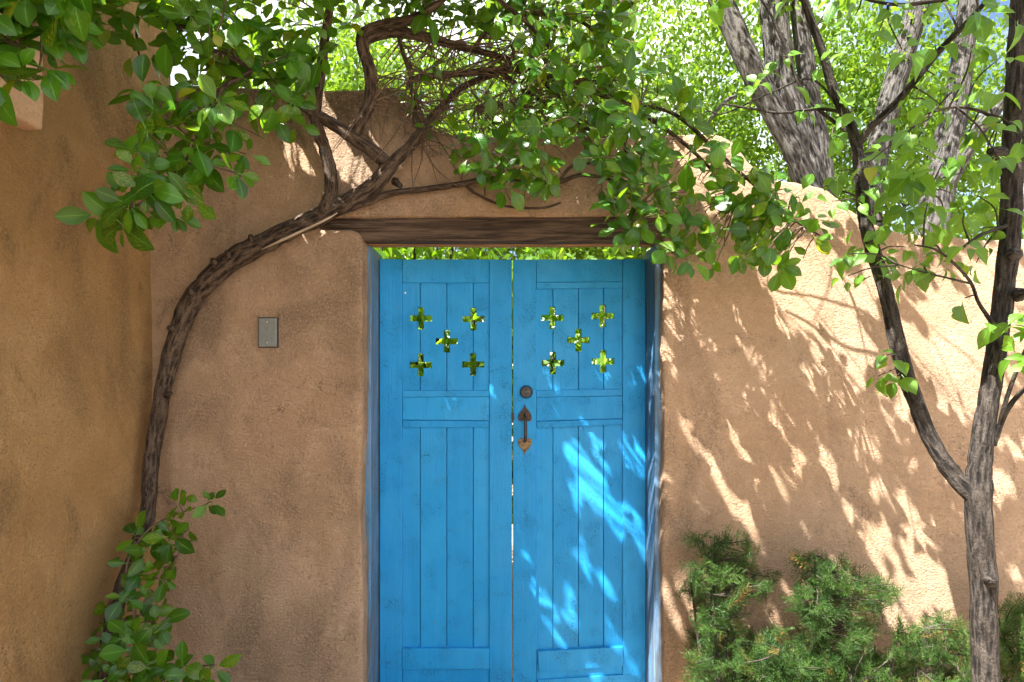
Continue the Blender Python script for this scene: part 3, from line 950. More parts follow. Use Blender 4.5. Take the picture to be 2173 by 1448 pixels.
def in_fleck(x, y, grow=6):
    dx, dy = x - FA[:, 0], y - FA[:, 1]
    u = dx * sd2[0] + dy * sd2[1]
    w = -dx * sd2[1] + dy * sd2[0]
    return bool((((u / (FA[:, 2] + grow * 2)) ** 2 + (w / (FA[:, 3] + grow)) ** 2) < 1).any())
def leaf_in_fleck(fr, p, sz, grow=2):
    """does any of five points of a leaf stand in a sun ray"""
    for a_, b_ in ((0, .5), (-.24, .5), (.24, .5), (0, .1), (0, .9)):
        x, y = sun_hit(p + fr @ Vector((a_ * sz, b_ * sz, 0)))
        if in_fleck(x, y, grow): return True
    return False
def sun_gap(items, p=0.9, p2=0.9):
    def bad(it):
        c = it[2] + it[1] @ Vector((0, it[3] * 0.5, 0))
        x, y = sun_hit(c)
        return x > 1080 and y > 560 and leaf_in_fleck(it[1], it[2], it[3], 0) and random.random() < (p if x < 1390 else (p2 + p) / 2 if x < 1590 else p2)
    return [i for i in items if not bad(i)]

# ------------------------------------------------------------------ climbing vine over the gate
vine = empty('climbing_vine', (-1.50, -0.62, 0), 'climbing vine with thick twisted trunk arching over the gate lintel', 'vine')
VB = [
 ('trunk', [(190,1760,2.05,50),(205,1600,2.08,46),(225,1400,2.10,45),(247,1285,2.14,44),(287,1180,2.24,43),(312,1090,2.33,42),(320,1000,2.38,41),(333,900,2.42,43),(352,800,2.44,46),(376,715,2.445,50),(408,638,2.445,55),(452,586,2.445,60),(507,543,2.44,58),(562,516,2.44,53),(620,487,2.44,50),(676,460,2.44,46),(740,426,2.43,44),(790,396,2.42,42),(822,358,2.40,40),(836,344,2.40,34)]),
 ('branch', [(826,352,2.40,36),(790,320,2.38,34),(745,290,2.36,34),(705,263,2.35,32),(668,242,2.34,28),(638,222,2.28,22),(600,192,2.2,19),(540,148,2.05,16),(480,118,1.95,14),(420,95,1.9,10)]),
 ('branch', [(688,456,2.43,38),(703,400,2.42,34),(697,345,2.41,34),(680,290,2.38,32),(668,245,2.34,34),(674,190,2.3,30),(684,130,2.25,26),(690,80,2.2,24),(700,20,2.15,20),(715,-60,2.1,16),(700,-150,2.0,12)]),
 ('branch', [(750,294,2.36,26),(770,250,2.35,30),(788,205,2.33,33),(785,150,2.3,33),(769,100,2.27,31),(772,72,2.26,28),(810,54,2.25,24),(870,42,2.2,22),(920,15,2.15,18),(980,-40,2.1,14),(1050,-120,2.05,11)]),
 ('branch', [(768,88,2.27,22),(830,68,2.3,26),(900,78,2.35,24),(960,95,2.38,20),(1020,110,2.4,16),(1090,132,2.4,14),(1150,172,2.4,12),(1200,220,2.38,10),(1240,290,2.36,8)]),
 ('branch', [(830,350,2.40,32),(870,310,2.42,28),(905,266,2.44,26),(940,225,2.47,20),(975,190,2.48,16),(1010,172,2.48,15),(1060,152,2.46,13),(1090,120,2.44,9),(1085,95,2.42,7)]),
 ('branch', [(903,268,2.44,18),(885,225,2.43,15),(874,190,2.42,14),(868,150,2.40,12),(852,105,2.36,11),(846,80,2.33,9)]),
 ('branch', [(868,170,2.40,13),(920,161,2.4,15),(1000,155,2.4,17),(1040,150,2.4,18),(1100,150,2.38,17),(1180,168,2.36,16),(1250,192,2.34,14),(1330,222,2.3,12),(1420,280,2.28,10),(1500,350,2.28,8),(1560,430,2.28,6)]),
 ('branch', [(690,462,2.455,20),(760,434,2.46,22),(830,411,2.468,17),(900,402,2.474,15),(980,391,2.474,15),(1040,380,2.47,14),(1110,383,2.45,12),(1180,388,2.44,12),(1230,372,2.44,11),(1290,380,2.44,8),(1340,400,2.43,6)]),
 ('branch', [(1185,388,2.44,9),(1215,352,2.43,8),(1270,345,2.42,7),(1330,335,2.4,6)]),
 ('branch', [(985,392,2.474,7),(1008,410,2.474,7),(1060,434,2.47,6),(1115,442,2.465,6),(1160,440,2.455,6),(1190,430,2.45,5)]),
 ('branch', [(1250,192,2.34,11),(1300,260,2.3,10),(1335,340,2.28,9),(1350,430,2.26,7),(1330,490,2.25,4)]),
 ('branch', [(1330,222,2.3,10),(1430,242,2.26,10),(1530,330,2.24,9),(1620,410,2.22,8),(1690,470,2.2,6),(1740,500,2.19,4)]),
 ('branch', [(540,148,2.05,13),(470,190,1.95,12),(432,260,1.9,10),(398,335,1.85,9),(335,405,1.8,8),(262,455,1.76,6)]),
 ('branch', [(400,62,1.98,18),(345,48,2.02,22),(318,10,2.04,25),(300,-40,2.06,28),(270,-120,2.08,30)]),
 ('branch', [(322,22,2.04,9),(296,24,2.02,8),(290,60,2.0,7),(292,100,2.0,7),(301,136,2.0,5)]),
 ('branch', [(1000,112,2.4,12),(1040,60,2.35,11),(1120,30,2.3,10),(1220,40,2.26,9),(1290,90,2.25,7)]),
 ('branch', [(985,-60,2.1,12),(1060,0,2.15,11),(1130,60,2.2,10),(1190,130,2.22,8)]),
 ('branch', [(1060,152,2.42,14),(1110,190,2.4,12),(1170,230,2.38,11),(1230,265,2.36,9),(1300,300,2.34,7)]),
 ('branch', [(1010,228,2.42,9),(1060,222,2.42,10),(1110,225,2.4,9),(1180,240,2.38,8)]),
]
v_nodes = []
for i, (nm, spec) in enumerate(VB):
    pts, rad = branch_pts(spec)
    m = MB()
    big = spec[0][3] > 20
    m.tube(pts, rad, 14 if big else 8, 0.16 if big else 0.10, i * 3.3)
    if nm == 'trunk':                                   # stubs of cut twigs
        for (sx, sy, sd, dx, dy) in [(415,625,2.41,-16,-8),(460,565,2.41,-10,-14),(487,550,2.41,-6,-15),(372,700,2.42,-14,-4),(535,515,2.41,-3,-14),(352,840,2.41,10,-5),(838,385,2.37,12,10)]:
            m.tube([P(sx, sy, sd + 0.02), P(sx + dx * .6, sy + dy * .6, sd - .015), P(sx + dx, sy + dy, sd - .03)], [0.016, 0.012, 0.010], 8, 0.2, sx)
    m.build(nm, M['bark_vine'], vine, smooth=True)
    if nm == 'branch':
        v_nodes += [p for p in pts[::2]]
# pale torn strip of wood along the arch
pts, rad = branch_pts([(555,530,2.405,3),(600,509,2.402,7),(640,491,2.400,7),(690,467,2.40,6),(716,452,2.41,3)])
m = MB(); m.tube(pts, rad, 7, 0.2, 1.0); m.build('stripped_wood', M['bare_wood'], vine, smooth=True)

v_items, v_twigs = [], MB()
left_poly = [(400,-30),(760,-30),(765,50),(700,110),(660,150),(600,190),(650,220),(640,275),(575,275),(550,330),(540,390),(490,400),(470,350),(430,370),(400,430),(370,460),(330,450),(285,470),(245,480),(200,450),(250,405),(300,395),(255,350),(275,310),(330,250),(300,195),(360,130),(345,100),(385,60)]
right_poly = [(890,-30),(1300,-30),(1335,60),(1390,130),(1400,180),(1470,195),(1520,280),(1560,330),(1640,385),(1700,415),(1750,470),(1730,520),(1695,570),(1640,560),(1590,530),(1480,560),(1400,545),(1375,470),(1320,500),(1275,480),(1290,420),(1250,350),(1190,330),(1180,400),(1130,425),(1080,415),(1040,380),(960,310),(960,270),(1030,245),(1090,240),(1120,210),(1100,150),(1130,90),(1080,40),(960,25),(900,30)]
for px, py in scatter(left_poly, 44):
    f = min(1, max(0, (px - 220) / 520))
    d = 1.66 + 0.45 * f + random.uniform(-0.10, 0.18)
    tip = P(px, py, d)
    shoot(nearest(v_nodes, tip), tip, v_items, v_twigs, size=random.uniform(0.062, 0.088), n_tip=random.choice((4, 5, 5, 6)), n_side=1)
for px, py in scatter(right_poly, 31, 12000) + scatter([(1270,400),(1390,300),(1560,340),(1640,400),(1740,480),(1690,570),(1480,560),(1400,540),(1290,490)], 44):
    d = 2.27 + random.uniform(-0.16, 0.12) - 0.10 * max(0, (px - 1250) / 450)
    tip = P(px, py, d)
    shoot(nearest(v_nodes, tip), tip, v_items, v_twigs, size=random.uniform(0.060, 0.084), n_tip=random.choice((4, 5, 5, 6)), n_side=random.choice((1, 2)))
# single small leaves among the bare twigs
for px, py in [(868,205),(880,218),(905,150),(945,180),(1105,120),(1120,130),(905,268),(770,45),(800,30),(840,15)]:
    tip = P(px, py, 2.38); shoot(nearest(v_nodes, tip), tip, v_items, v_twigs, size=0.055, n_tip=3, n_side=0)
# tangle of bare twigs
for _ in range(420):
    bx, by = random.uniform(790, 1250), random.uniform(35, 280)
    b = nearest(v_nodes, P(bx, by, 2.38))
    q = px_of(b)
    ang = random.uniform(-0.6, 2.2)
    ln = random.uniform(40, 190)
    e = P(q[0] + math.cos(ang) * ln, q[1] + math.sin(ang) * ln * 0.8, q[2] + random.uniform(-.15, .15))
    mid = (b + e) / 2 + Vector((random.uniform(-.03, .03), random.uniform(-.03, .03), random.uniform(-.02, .05)))
    v_twigs.tube(smooth_poly([b, mid, e], 5), np.linspace(random.uniform(.0024, .0045), 0.0010, 11), 5, cap=False)
# pale flower-bud stalks
for it in random.sample(v_items, 60):
    c = it[2]
    for _ in range(3):
        e = c + (rnd_vec() + Vector((0, -.8, .1))).normalized() * random.uniform(.02, .04)
        v_twigs.tube([c, e], [0.0012, 0.0016], 4, cap=True)
# unseen leaves added above the vine, out of frame, to shade the raised wall end
for _ in range(900):
    x, y = random.uniform(500, 1300), random.uniform(170, 470)
    if in_fleck(x, y, 9): continue
    q = P(x, y, WD)
    z = random.uniform(3.12, 3.6)
    p = q - SUN * ((z - q.z) / -SUN.z)
    d = (rnd_vec() + Vector((0, 0, -0.5))).normalized()
    nn = (-SUN + rnd_vec() * 0.5).normalized()
    sz = random.uniform(0.06, 0.085)
    fr = frame_of(d - nn * d.dot(nn), nn)
    v_items.append((random.randrange(6), fr, p - fr @ Vector((0, sz * .5, 0)), sz, vine_tint()))
    if _ % 7 == 0:
        b_ = nearest(v_nodes, p)
        v_twigs.tube(smooth_poly([b_, b_.lerp(p, .5) + rnd_vec() * 0.05, p], 4), np.linspace(0.004, 0.0012, 9), 5, cap=False)
for _ in range(560):                                    # extra leaves added in the left clump to shade the left gate leaf
    x, y = random.uniform(900, 1085), random.uniform(840, 1450)
    if in_fleck(x, y, 4): continue
    q = P(x, y, 2.717)
    z = random.uniform(2.6, 3.0)
    p = q - SUN * ((z - q.z) / -SUN.z)
    d = (rnd_vec() + Vector((0, 0, -0.5))).normalized()
    nn = (-SUN + rnd_vec() * 0.6).normalized()
    v_items.append((random.randrange(6), frame_of(d - nn * d.dot(nn), nn), p, random.uniform(0.06, 0.085), vine_tint()))
v_items = sun_gap(v_items, 0.68)
place_leaves(vine, v_items, 'vine', 'leaf_vine')
tag(v_twigs.build('twigs', M['twig'], vine, smooth=True), kind='stuff')

# ------------------------------------------------------------------ leafy shoots round the foot of the trunk
foot = empty('vine_sucker', (-1.40, -0.62, 0), 'low leafy shoots climbing around the foot of the vine trunk', 'plant')
f_items, f_twigs, f_nodes = [], MB(), []
for spec in [[(300,1700,2.0,10),(290,1500,2.02,10),(285,1340,2.05,10),(284,1290,2.06,9),(268,1240,2.08,8),(275,1180,2.12,6),(320,1120,2.2,5),(380,1090,2.24,4),(440,1070,2.26,3)],
             [(260,1700,1.98,8),(240,1500,1.98,7),(225,1390,1.98,6),(215,1330,1.98,4)],
             [(310,1700,2.0,8),(350,1500,2.0,7),(400,1425,2.0,5),(455,1410,2.0,4)],
             [(284,1290,2.06,6),(330,1260,2.1,5),(370,1200,2.15,4),(390,1130,2.2,3)]]:
    pts, rad = branch_pts(spec)
    m = MB(); m.tube(pts, rad, 7, 0.1, spec[0][0]); m.build('stem', M['twig'], foot, smooth=True)
    f_nodes += pts
foot_poly = [(290,1125),(330,1110),(385,1150),(370,1170),(380,1210),(330,1240),(340,1280),(335,1330),(350,1410),(460,1415),(445,1470),(210,1470),(200,1400),(225,1340),(245,1270),(280,1230),(265,1190)]
for px, py in scatter(foot_poly, 25):
    tip = P(px, py, 2.02 + 0.22 * (1448 - py) / 330 + random.uniform(-.12, .04))
    shoot(nearest(f_nodes, tip), tip, f_items, f_twigs, size=random.uniform(0.052, 0.080), n_tip=random.choice((4, 4, 5)), n_side=0, axis_bias=Vector((0.1, -0.7, 0.35)), droop=0.2)
for px, py in [(435,1072),(450,1064),(392,1080),(380,1068),(400,1120)]:
    tip = P(px, py, 2.24); shoot(nearest(f_nodes, tip), tip, f_items, f_twigs, size=0.055, n_tip=4, n_side=0, droop=0.1)
place_leaves(foot, f_items, 'vine', 'leaf_vine')
tag(f_twigs.build('twigs', M['twig'], foot, smooth=True), kind='stuff')

# ------------------------------------------------------------------ spray of leaves hanging in the top left corner
spray = empty('hanging_vine', (-1.45, -1.2, 3.0), 'glossy leafy vine spray hanging over the house wall in the top left corner', 'vine')
s_items, s_twigs, s_nodes = [], MB(), []
for spec in [[(120,-260,1.55,16),(100,-120,1.54,13),(90,-20,1.52,10),(88,60,1.5,8),(86,130,1.49,6),(70,170,1.48,4)],
             [(100,-120,1.54,9),(140,-30,1.5,8),(180,10,1.48,5)], [(88,60,1.5,6),(40,90,1.48,5),(5,150,1.46,4),(-20,210,1.46,3)]]:
    pts, rad = branch_pts(spec)
    m = MB(); m.tube(pts, rad, 7, 0.1, spec[0][0] + spec[1][0]); m.build('branch', M['twig'], spray, smooth=True)
    s_nodes += pts
for px, py in scatter([(-120,-80),(180,-80),(170,5),(140,40),(135,100),(115,155),(60,150),(10,190),(-40,210),(-120,200)], 38):
    tip = P(px, py, 1.5 + random.uniform(-.1, .08))
    shoot(nearest(s_nodes, tip), tip, s_items, s_twigs, size=random.uniform(0.07, 0.09), n_tip=random.choice((4, 5, 6)), n_side=1)
place_leaves(spray, s_items, 'vine', 'leaf_vine')
tag(s_twigs.build('twigs', M['twig'], spray, smooth=True), kind='stuff')

# ------------------------------------------------------------------ young fruit tree at the right
tree = empty('fruit_tree', (1.56, -0.76, 0), 'dark-barked fruit tree with forked trunk at the right edge', 'tree')
TB = [
 ('trunk', [(2096,1760,1.95,88),(2094,1600,1.95,80),(2092,1448,1.95,74),(2088,1330,1.95,72),(2086,1220,1.95,73),(2078,1120,1.95,76),(2076,1050,1.95,74),(2082,960,1.95,62),(2098,850,1.95,57),(2114,740,1.95,56),(2130,620,1.95,57),(2142,520,1.95,58),(2147,420,1.95,60),(2150,330,1.94,60),(2152,250,1.92,58),(2158,130,1.9,56),(2166,0,1.88,54),(2172,-140,1.84,48),(2168,-320,1.78,40),(2150,-520,1.7,30)]),
 ('limb', [(2070,1060,1.95,50),(2035,1022,1.97,50),(1995,968,2.0,46),(1960,900,2.02,45),(1928,810,2.05,44),(1902,720,2.07,43),(1880,620,2.09,40),(1852,530,2.11,38),(1834,460,2.12,35),(1828,390,2.12,33),(1818,310,2.12,30),(1800,255,2.12,28),(1768,190,2.12,25),(1745,110,2.1,22),(1720,40,2.08,20),(1695,-40,2.05,17),(1660,-180,2.0,13)]),
 ('limb', [(1818,312,2.12,20),(1850,268,2.08,22),(1905,215,2.02,21),(1955,155,1.95,20),(2005,95,1.9,19),(2060,40,1.84,17),(2130,-40,1.75,14)]),
 ('limb', [(1806,285,2.12,12),(1765,255,2.14,10),(1720,215,2.16,10),(1690,165,2.16,9),(1665,100,2.16,8),(1640,40,2.15,7),(1610,-10,2.14,6)]),
 ('limb', [(1792,238,2.12,9),(1735,232,2.14,8),(1660,240,2.16,7),(1600,232,2.18,6),(1530,220,2.2,5)]),
 ('limb', [(1795,247,2.12,7),(1725,170,2.16,6),(1640,195,2.2,5),(1540,240,2.24,4),(1500,235,2.25,3)]),
 ('limb', [(2108,945,1.94,18),(2132,880,1.9,17),(2165,835,1.86,15),(2210,800,1.82,12)]),
 ('limb', [(2116,930,1.94,14),(2132,860,1.88,14),(2160,780,1.84,12),(2200,690,1.8,9)]),
 ('limb', [(2110,690,1.93,13),(2078,645,1.88,11),(2060,600,1.85,10),(2025,560,1.83,8),(1985,530,1.82,6),(1940,520,1.82,4)]),
 ('limb', [(2060,602,1.85,7),(2010,590,1.84,6),(1950,575,1.84,5),(1900,560,1.84,3)]),
 ('limb', [(2135,480,1.93,12),(2080,500,1.88,10),(2030,535,1.85,8)]),
 ('limb', [(2118,262,1.92,12),(2085,238,1.88,10),(2030,228,1.84,8),(1970,240,1.82,5)]),
 ('limb', [(2173,-60,1.86,16),(2100,-20,1.8,14),(2000,0,1.78,12),(1900,10,1.78,9),(1800,-10,1.78,6)]),
 ('limb', [(1834,455,2.12,8),(1870,470,2.05,7),(1920,440,2.0,6),(1980,400,1.96,4)]),
]
t_nodes = []
for i, (nm, spec) in enumerate(TB):
    pts, rad = branch_pts(spec)
    big = spec[0][3] > 30
    m = MB(); m.tube(pts, rad, 18 if big else 8, 0.13 if big else 0.08, 40 + i * 2.1)
    if nm == 'trunk':
        for sx, sy, dx in [(2152,540,-8),(2122,326,-22),(2160,625,12),(2098,1235,10)]:
            m.tube([P(sx, sy, 1.93), P(sx + dx * .6, sy - 3, 1.895), P(sx + dx, sy - 4, 1.875)], [0.024, 0.017, 0.010], 9, 0.2, sx)
    m.build(nm, M['bark_tree'], tree, smooth=True)
    if i > 0: t_nodes += pts[::2]

def tree_tint():
    return (random.uniform(0, 1), 0.0, random.uniform(0.3, 0.7) if random.random() < 0.02 else random.uniform(0, 0.08))
t_items, t_twigs = [], MB()
def tree_shoots(poly, gap, d0, d1, n_tip=(3, 4, 5), size=(0.054, 0.080)):
    for px, py in scatter(poly, gap):
        tip = P(px, py, random.uniform(d0, d1))
        shoot(nearest(t_nodes, tip), tip, t_items, t_twigs, 'tree', random.uniform(*size), random.choice(n_tip), random.choice((0, 1)), 0.0022, tree_tint, 0.7, Vector((0, -0.35, 0.35)), 0.035)
tree_shoots([(1710,380),(1790,345),(1840,330),(2110,345),(2110,520),(2090,560),(1980,575),(1880,620),(1800,590),(1790,545),(1840,500),(1800,440),(1740,440)], 39, 1.82, 2.12)
tree_shoots([(1990,610),(2105,620),(2095,740),(2040,700)], 62, 1.84, 1.92, (2, 3))
tree_shoots([(1845,745),(1900,720),(1905,800),(1860,810)], 40, 1.98, 2.05, (3, 4), (0.05, 0.065))
tree_shoots([(2130,690),(2190,650),(2190,800),(2140,760)], 40, 1.75, 1.85, (2, 3))
tree_shoots([(1500,-20),(1700,-30),(1740,60),(1700,160),(1620,150),(1560,60)], 105, 2.0, 2.2)
tree_shoots([(1620,140),(1760,130),(1830,180),(1880,330),(1790,300),(1700,280),(1640,240)], 74, 1.95, 2.2)
tree_shoots([(1760,-30),(2190,-30),(2190,330),(1960,330),(1900,260),(1950,120),(1830,100)], 60, 1.7, 2.0)

# unseen crown overhead, above the frame: leaves placed to dapple gate and wall
crown_items = []
CROWN_N = 24000
for _ in range(CROWN_N):
    # choose a spot of shade on the wall, then a leaf somewhere up the sun ray over it
    x, y = random.uniform(1060, 2330), random.uniform(480, 1500)
    if in_fleck(x, y, 2): continue
    keep = 1.0 if x < 1600 else max(0.2, 1.0 - (x - 1600) / 360 * 0.8)
    if y < 900 and x > 1560: keep *= 0.4
    if random.random() > keep: continue
    q = P(x, y, WD if x > 1390 else 2.717)
    z = random.uniform(2.9, 3.5)
    p = q - SUN * ((z - q.z) / -SUN.z)
    if p.y > -0.35: continue
    d = (rnd_vec() + Vector((0.2, -0.1, -0.5))).normalized()
    nn = (Vector((-SUN.x, -SUN.y, -SUN.z)) + rnd_vec() * 0.55).normalized()
    s = random.uniform(0.04, 0.062)
    fr = frame_of(d - nn * d.dot(nn), nn)
    p = p - fr @ Vector((0, s * .5, 0))
    if leaf_in_fleck(fr, p, s): continue
    crown_items.append((random.randrange(6), fr, p, s, tree_tint()))
c_nodes = []
for i in range(9):
    a = P(2160, -330, 1.78)
    e = Vector((random.uniform(-0.6, 1.6), random.uniform(-1.8, -0.9), random.uniform(3.1, 3.7)))
    mid = (a + e) / 2 + Vector((0, 0, 0.15))
    pts = smooth_poly([a, mid, e], 6)
    m = MB(); m.tube(pts, np.linspace(0.02, 0.005, len(pts)), 7, 0.1, i); m.build('limb', M['bark_tree'], tree, smooth=True)
    c_nodes += [Vector(q_) for q_ in pts]
for it in crown_items[::14]:
    b_ = nearest(c_nodes, it[2])
    t_twigs.tube([b_, b_.lerp(it[2], .5) + rnd_vec() * 0.04, it[2]], [0.003, 0.002, 0.001], 4, cap=False)
t_items = sun_gap(t_items, 0.3, 0.3)
place_leaves(tree, t_items, 'tree', 'leaf_tree')
me = mass_mesh('crown', SHAPES['tree'], [to_mass(i) for i in crown_items], M['leaf_tree'])
tag(link('crown', me, tree), kind='stuff')
tag(t_twigs.build('twigs', M['twig_dark'], tree, smooth=True), kind='stuff')

# ------------------------------------------------------------------ junipers at the foot of the wall
def juniper_spray():
    """one flat feathery spray, about 1 long, as a leaf 'shape'"""
    r = random.Random(5)
    v, f, uv = [], [], []
    def blade(a, b, w):
        a, b = Vector(a), Vector(b)
        t = (b - a).normalized()
        s = t.cross(Vector((r.gauss(0, 1), r.gauss(0, 1), r.gauss(0, 1)))).normalized() * w
        n = len(v)
        v.extend([tuple(a - s), tuple(a + s), tuple(b)])
        f.append((n, n + 1, n + 2)); uv.extend([(0, 0)] * 3)
    def axis(p0, d, ln, n_need, nl, depth):
        p0, d = Vector(p0), Vector(d).normalized()
        p1 = p0 + d * ln
        blade(p0, p1, 0.010)
        for i in range(n_need):
            t = (i + 0.5) / n_need
            o = Vector((r.gauss(0, 1), r.gauss(0, 1), r.gauss(0, 1)))
            o = (o - d * o.dot(d)).normalized()
            dd = (d * 0.85 + o * 0.6).normalized()
            c = p0 + d * ln * t
            blade(c, c + dd * nl * r.uniform(.7, 1.3), 0.0085)
        blade(p1 - d * nl * .3, p1 + d * nl, 0.009)
        if depth:
            ns = 15
            for i in range(ns):
                t = 0.15 + 0.8 * i / ns
                o = Vector((r.choice((-1, 1)), 0, r.gauss(0, 0.55)))
                dd = d * 0.9 + o * 0.75
                axis(p0 + d * ln * t, dd, ln * r.uniform(0.25, 0.5) * (1.15 - 0.6 * t), 8, 0.085, 0)
    axis((0, 0, 0), (0, 1, 0.05), 1.0, 16, 0.10, 1)
    return np.array(v, float), f, uv
JSH = [juniper_spray()]
def junip(label, polys, base_px, d0, d1, gap, brown):
    b = P(base_px, 1500, (d0 + d1) / 2)
    root = empty('juniper', (b.x, b.y, 0), label, 'shrub', 'junipers along the foot of the wall')
    items, nodes = [], []
    tips = []
    for poly in polys:
        for px, py in scatter(poly, gap, 2500):
            tips.append(P(px, py, random.uniform(d0, d1)))
    # stems from the foot to some of the tips
    mains = random.sample(tips, min(12, len(tips)))
    for tp in mains:
        a = Vector((b.x + random.uniform(-.05, .05), b.y + random.uniform(-.05, .05), 0.0))
        mid = a.lerp(tp, 0.55) + Vector((random.uniform(-.04, .04), random.uniform(-.03, .03), 0.03))
        pts = smooth_poly([a, mid, tp], 6)
        m = MB(); m.tube(pts, np.linspace(0.010, 0.003, len(pts)), 6, 0.15, tp.x); m.build('stem', M['twig_dark'], root, smooth=True)
        nodes += [Vector(p) for p in pts[3:]]
    tw = MB()
    for tp in tips:
        a = nearest(nodes, tp)
        if (a - tp).length > 0.01:
            tw.tube([a, a.lerp(tp, .5) + rnd_vec() * 0.01, tp], [0.0035, 0.0025, 0.0015], 4, cap=False)
        for _ in range(4):
            d = ((tp - a).normalized() * 0.4 + rnd_vec() * 0.75 + Vector((0, -0.25, 0.55))).normalized()
            nn = rnd_vec()
            s = random.uniform(0.055, 0.125)
            yel = random.uniform(.5, 1) if random.random() < brown else 0.0
            items.append((0, frame_of(d, nn), tp - d * s * 0.6 + rnd_vec() * 0.018, s, (random.random(), 0, yel)))
    me = mass_mesh('foliage', JSH, [to_mass(i) for i in items], M['needle'])
    tag(link('foliage', me, root), kind='stuff')
    tag(tw.build('twigs', M['twig_dark'], root, smooth=True), kind='stuff')
    # pale blue berries are too small to pick apart
junip('leftmost juniper, tall and narrow, beside the right gate post', [[(1448,1140),(1500,1150),(1560,1140),(1602,1150),(1590,1195),(1640,1225),(1628,1260),(1580,1270),(1560,1330),(1660,1380),(1660,1470),(1455,1470),(1480,1330),(1455,1240),(1490,1190)]], 1540, 2.18, 2.42, 15.5, 0.05)
junip('widest juniper with blue-grey berries in the middle of the wall foot', [[(1685,1185),(1740,1180),(1800,1205),(1830,1230),(1895,1240),(1880,1275),(1840,1290),(1850,1330),(1845,1400),(1880,1470),(1640,1470),(1650,1390),(1720,1330),(1680,1270),(1700,1230)],[(1560,1400),(1660,1330),(1680,1470),(1560,1470)],[(1630,1400),(1900,1390),(1910,1470),(1630,1470)]], 1740, 2.12, 2.40, 15.5, 0.04)
junip('low juniper just left of the fruit tree trunk', [[(1892,1335),(1918,1325),(1930,1365),(1985,1310),(2030,1325),(2060,1345),(2070,1470),(1890,1470),(1915,1400)]], 1970, 2.12, 2.40, 16, 0.04)
junip('juniper half cut off by the frame, right of the tree trunk', [[(2120,1310),(2150,1270),(2200,1280),(2260,1300),(2280,1470),(2110,1470)]], 2190, 2.12, 2.36, 14, 0.04)

# ------------------------------------------------------------------ the garden behind the wall
def far_tint():
    return (random.random(), 0.0, random.uniform(0.2, 0.6) if random.random() < 0.08 else random.uniform(0, 0.12))
def crown_mass(root, blobs, n, size, mat='leaf_far', clump=0.28, per=22):
    items = []
    tot = sum(b[3] * b[4] * b[5] for b in blobs)
    for cx, cy, cz, rx, ry, rz in blobs:
        k_ = int(n * (rx * ry * rz) / tot / per) + 1
        for _ in range(k_):
            u = rnd_vec() * random.random() ** 0.42
            c = Vector((cx + u.x * rx, cy + u.y * ry, cz + u.z * rz))
            for _ in range(per):
                p = c + rnd_vec() * clump * random.random() ** 0.5
                d = (rnd_vec() * 0.8 + Vector((0, 0, -0.6))).normalized()
                nn = (rnd_vec() * 0.9 + Vector((0, 0, 0.5))).normalized()
                items.append((random.randrange(3), frame_of(d - nn * 0.2, nn), p, size * random.uniform(.7, 1.25), far_tint()))
    me = mass_mesh('crown', SHAPES['far'], [to_mass(i) for i in items], M[mat])
    tag(link('crown', me, root), kind='stuff')

def far_tree(name, label, stems, blobs, n, size, group=None, mat='leaf_far', cut=None):
    b = P(stems[0][0][0], 816, stems[0][0][2])
    root = empty(name, (b.x, b.y, 0), label, 'tree', group)
    for i, spec in enumerate(stems):
        pts, rad = branch_pts(spec, 6)
        m = MB(); m.tube(pts, rad, 16 if spec[0][3] > 30 else 8, 0.10, i * 5 + b.x); m.build('trunk' if i == 0 else 'stem', M['bark_far'], root, smooth=True)
    if cut:
        c, dirv, r_ = cut
        m = MB(); m.tube([c, c + dirv * 0.07, c + dirv * 0.098], [r_ * 1.15, r_, r_ * 0.85], 14, 0.25, 2.0, flat=1.5); m.build('cut_scar', M['timber_inner'], root, smooth=True)
    crown_mass(root, blobs, n, size, mat)
    return root
G = 'garden trees beyond the wall'
far_tree('cottonwood_tree', 'big grey cottonwood with several leaning stems behind the wall',
    [[(1790,1080,7.0,95),(1760,600,7.0,90),(1715,380,7.0,86),(1690,280,7.0,78),(1660,170,7.0,74),(1645,60,7.0,72),(1640,-60,7.0,68),(1630,-300,7.0,60),(1600,-600,7.0,40)],
     [(1735,440,6.9,50),(1690,330,6.9,58),(1650,255,6.9,60),(1605,165,6.9,62),(1565,80,6.9,60),(1530,0,6.9,58),(1480,-120,6.9,58),(1400,-330,6.9,40)],
     [(1755,480,7.1,60),(1742,330,7.1,56),(1722,220,7.1,50),(1705,100,7.1,46),(1695,0,7.1,44),(1690,-200,7.1,34)],
     [(1560,205,7.0,12),(1540,215,6.9,10),(1510,250,6.8,8),(1490,290,6.8,5)]],
    [(2.4, 6.6, 6.2, 2.6, 1.7, 2.1), (0.6, 6.0, 5.4, 1.9, 1.5, 1.7), (3.2, 6.6, 4.3, 1.7, 1.2, 1.2), (1.5, 3.1, 6.4, 1.5, 1.0, 0.9), (3.6, 3.6, 6.6, 1.5, 1.0, 0.9)], 28000, 0.095, G)  # the two near, high clumps are unseen, added to shade the stems
far_tree('cottonwood_tree', 'grey trunk leaning right behind the fruit tree fork', 
    [[(1820,1050,7.6,74),(1835,600,7.6,68),(1850,400,7.6,64),(1870,290,7.6,62),(1898,180,7.6,62),(1925,90,7.6,60),(1955,-10,7.6,56),(2010,-200,7.6,44),(2080,-420,7.6,30)]],
    [(5.0, 7.2, 6.0, 2.2, 1.6, 1.8), (4.4, 7.2, 3.4, 1.6, 1.0, 1.2)], 14000, 0.095, G)
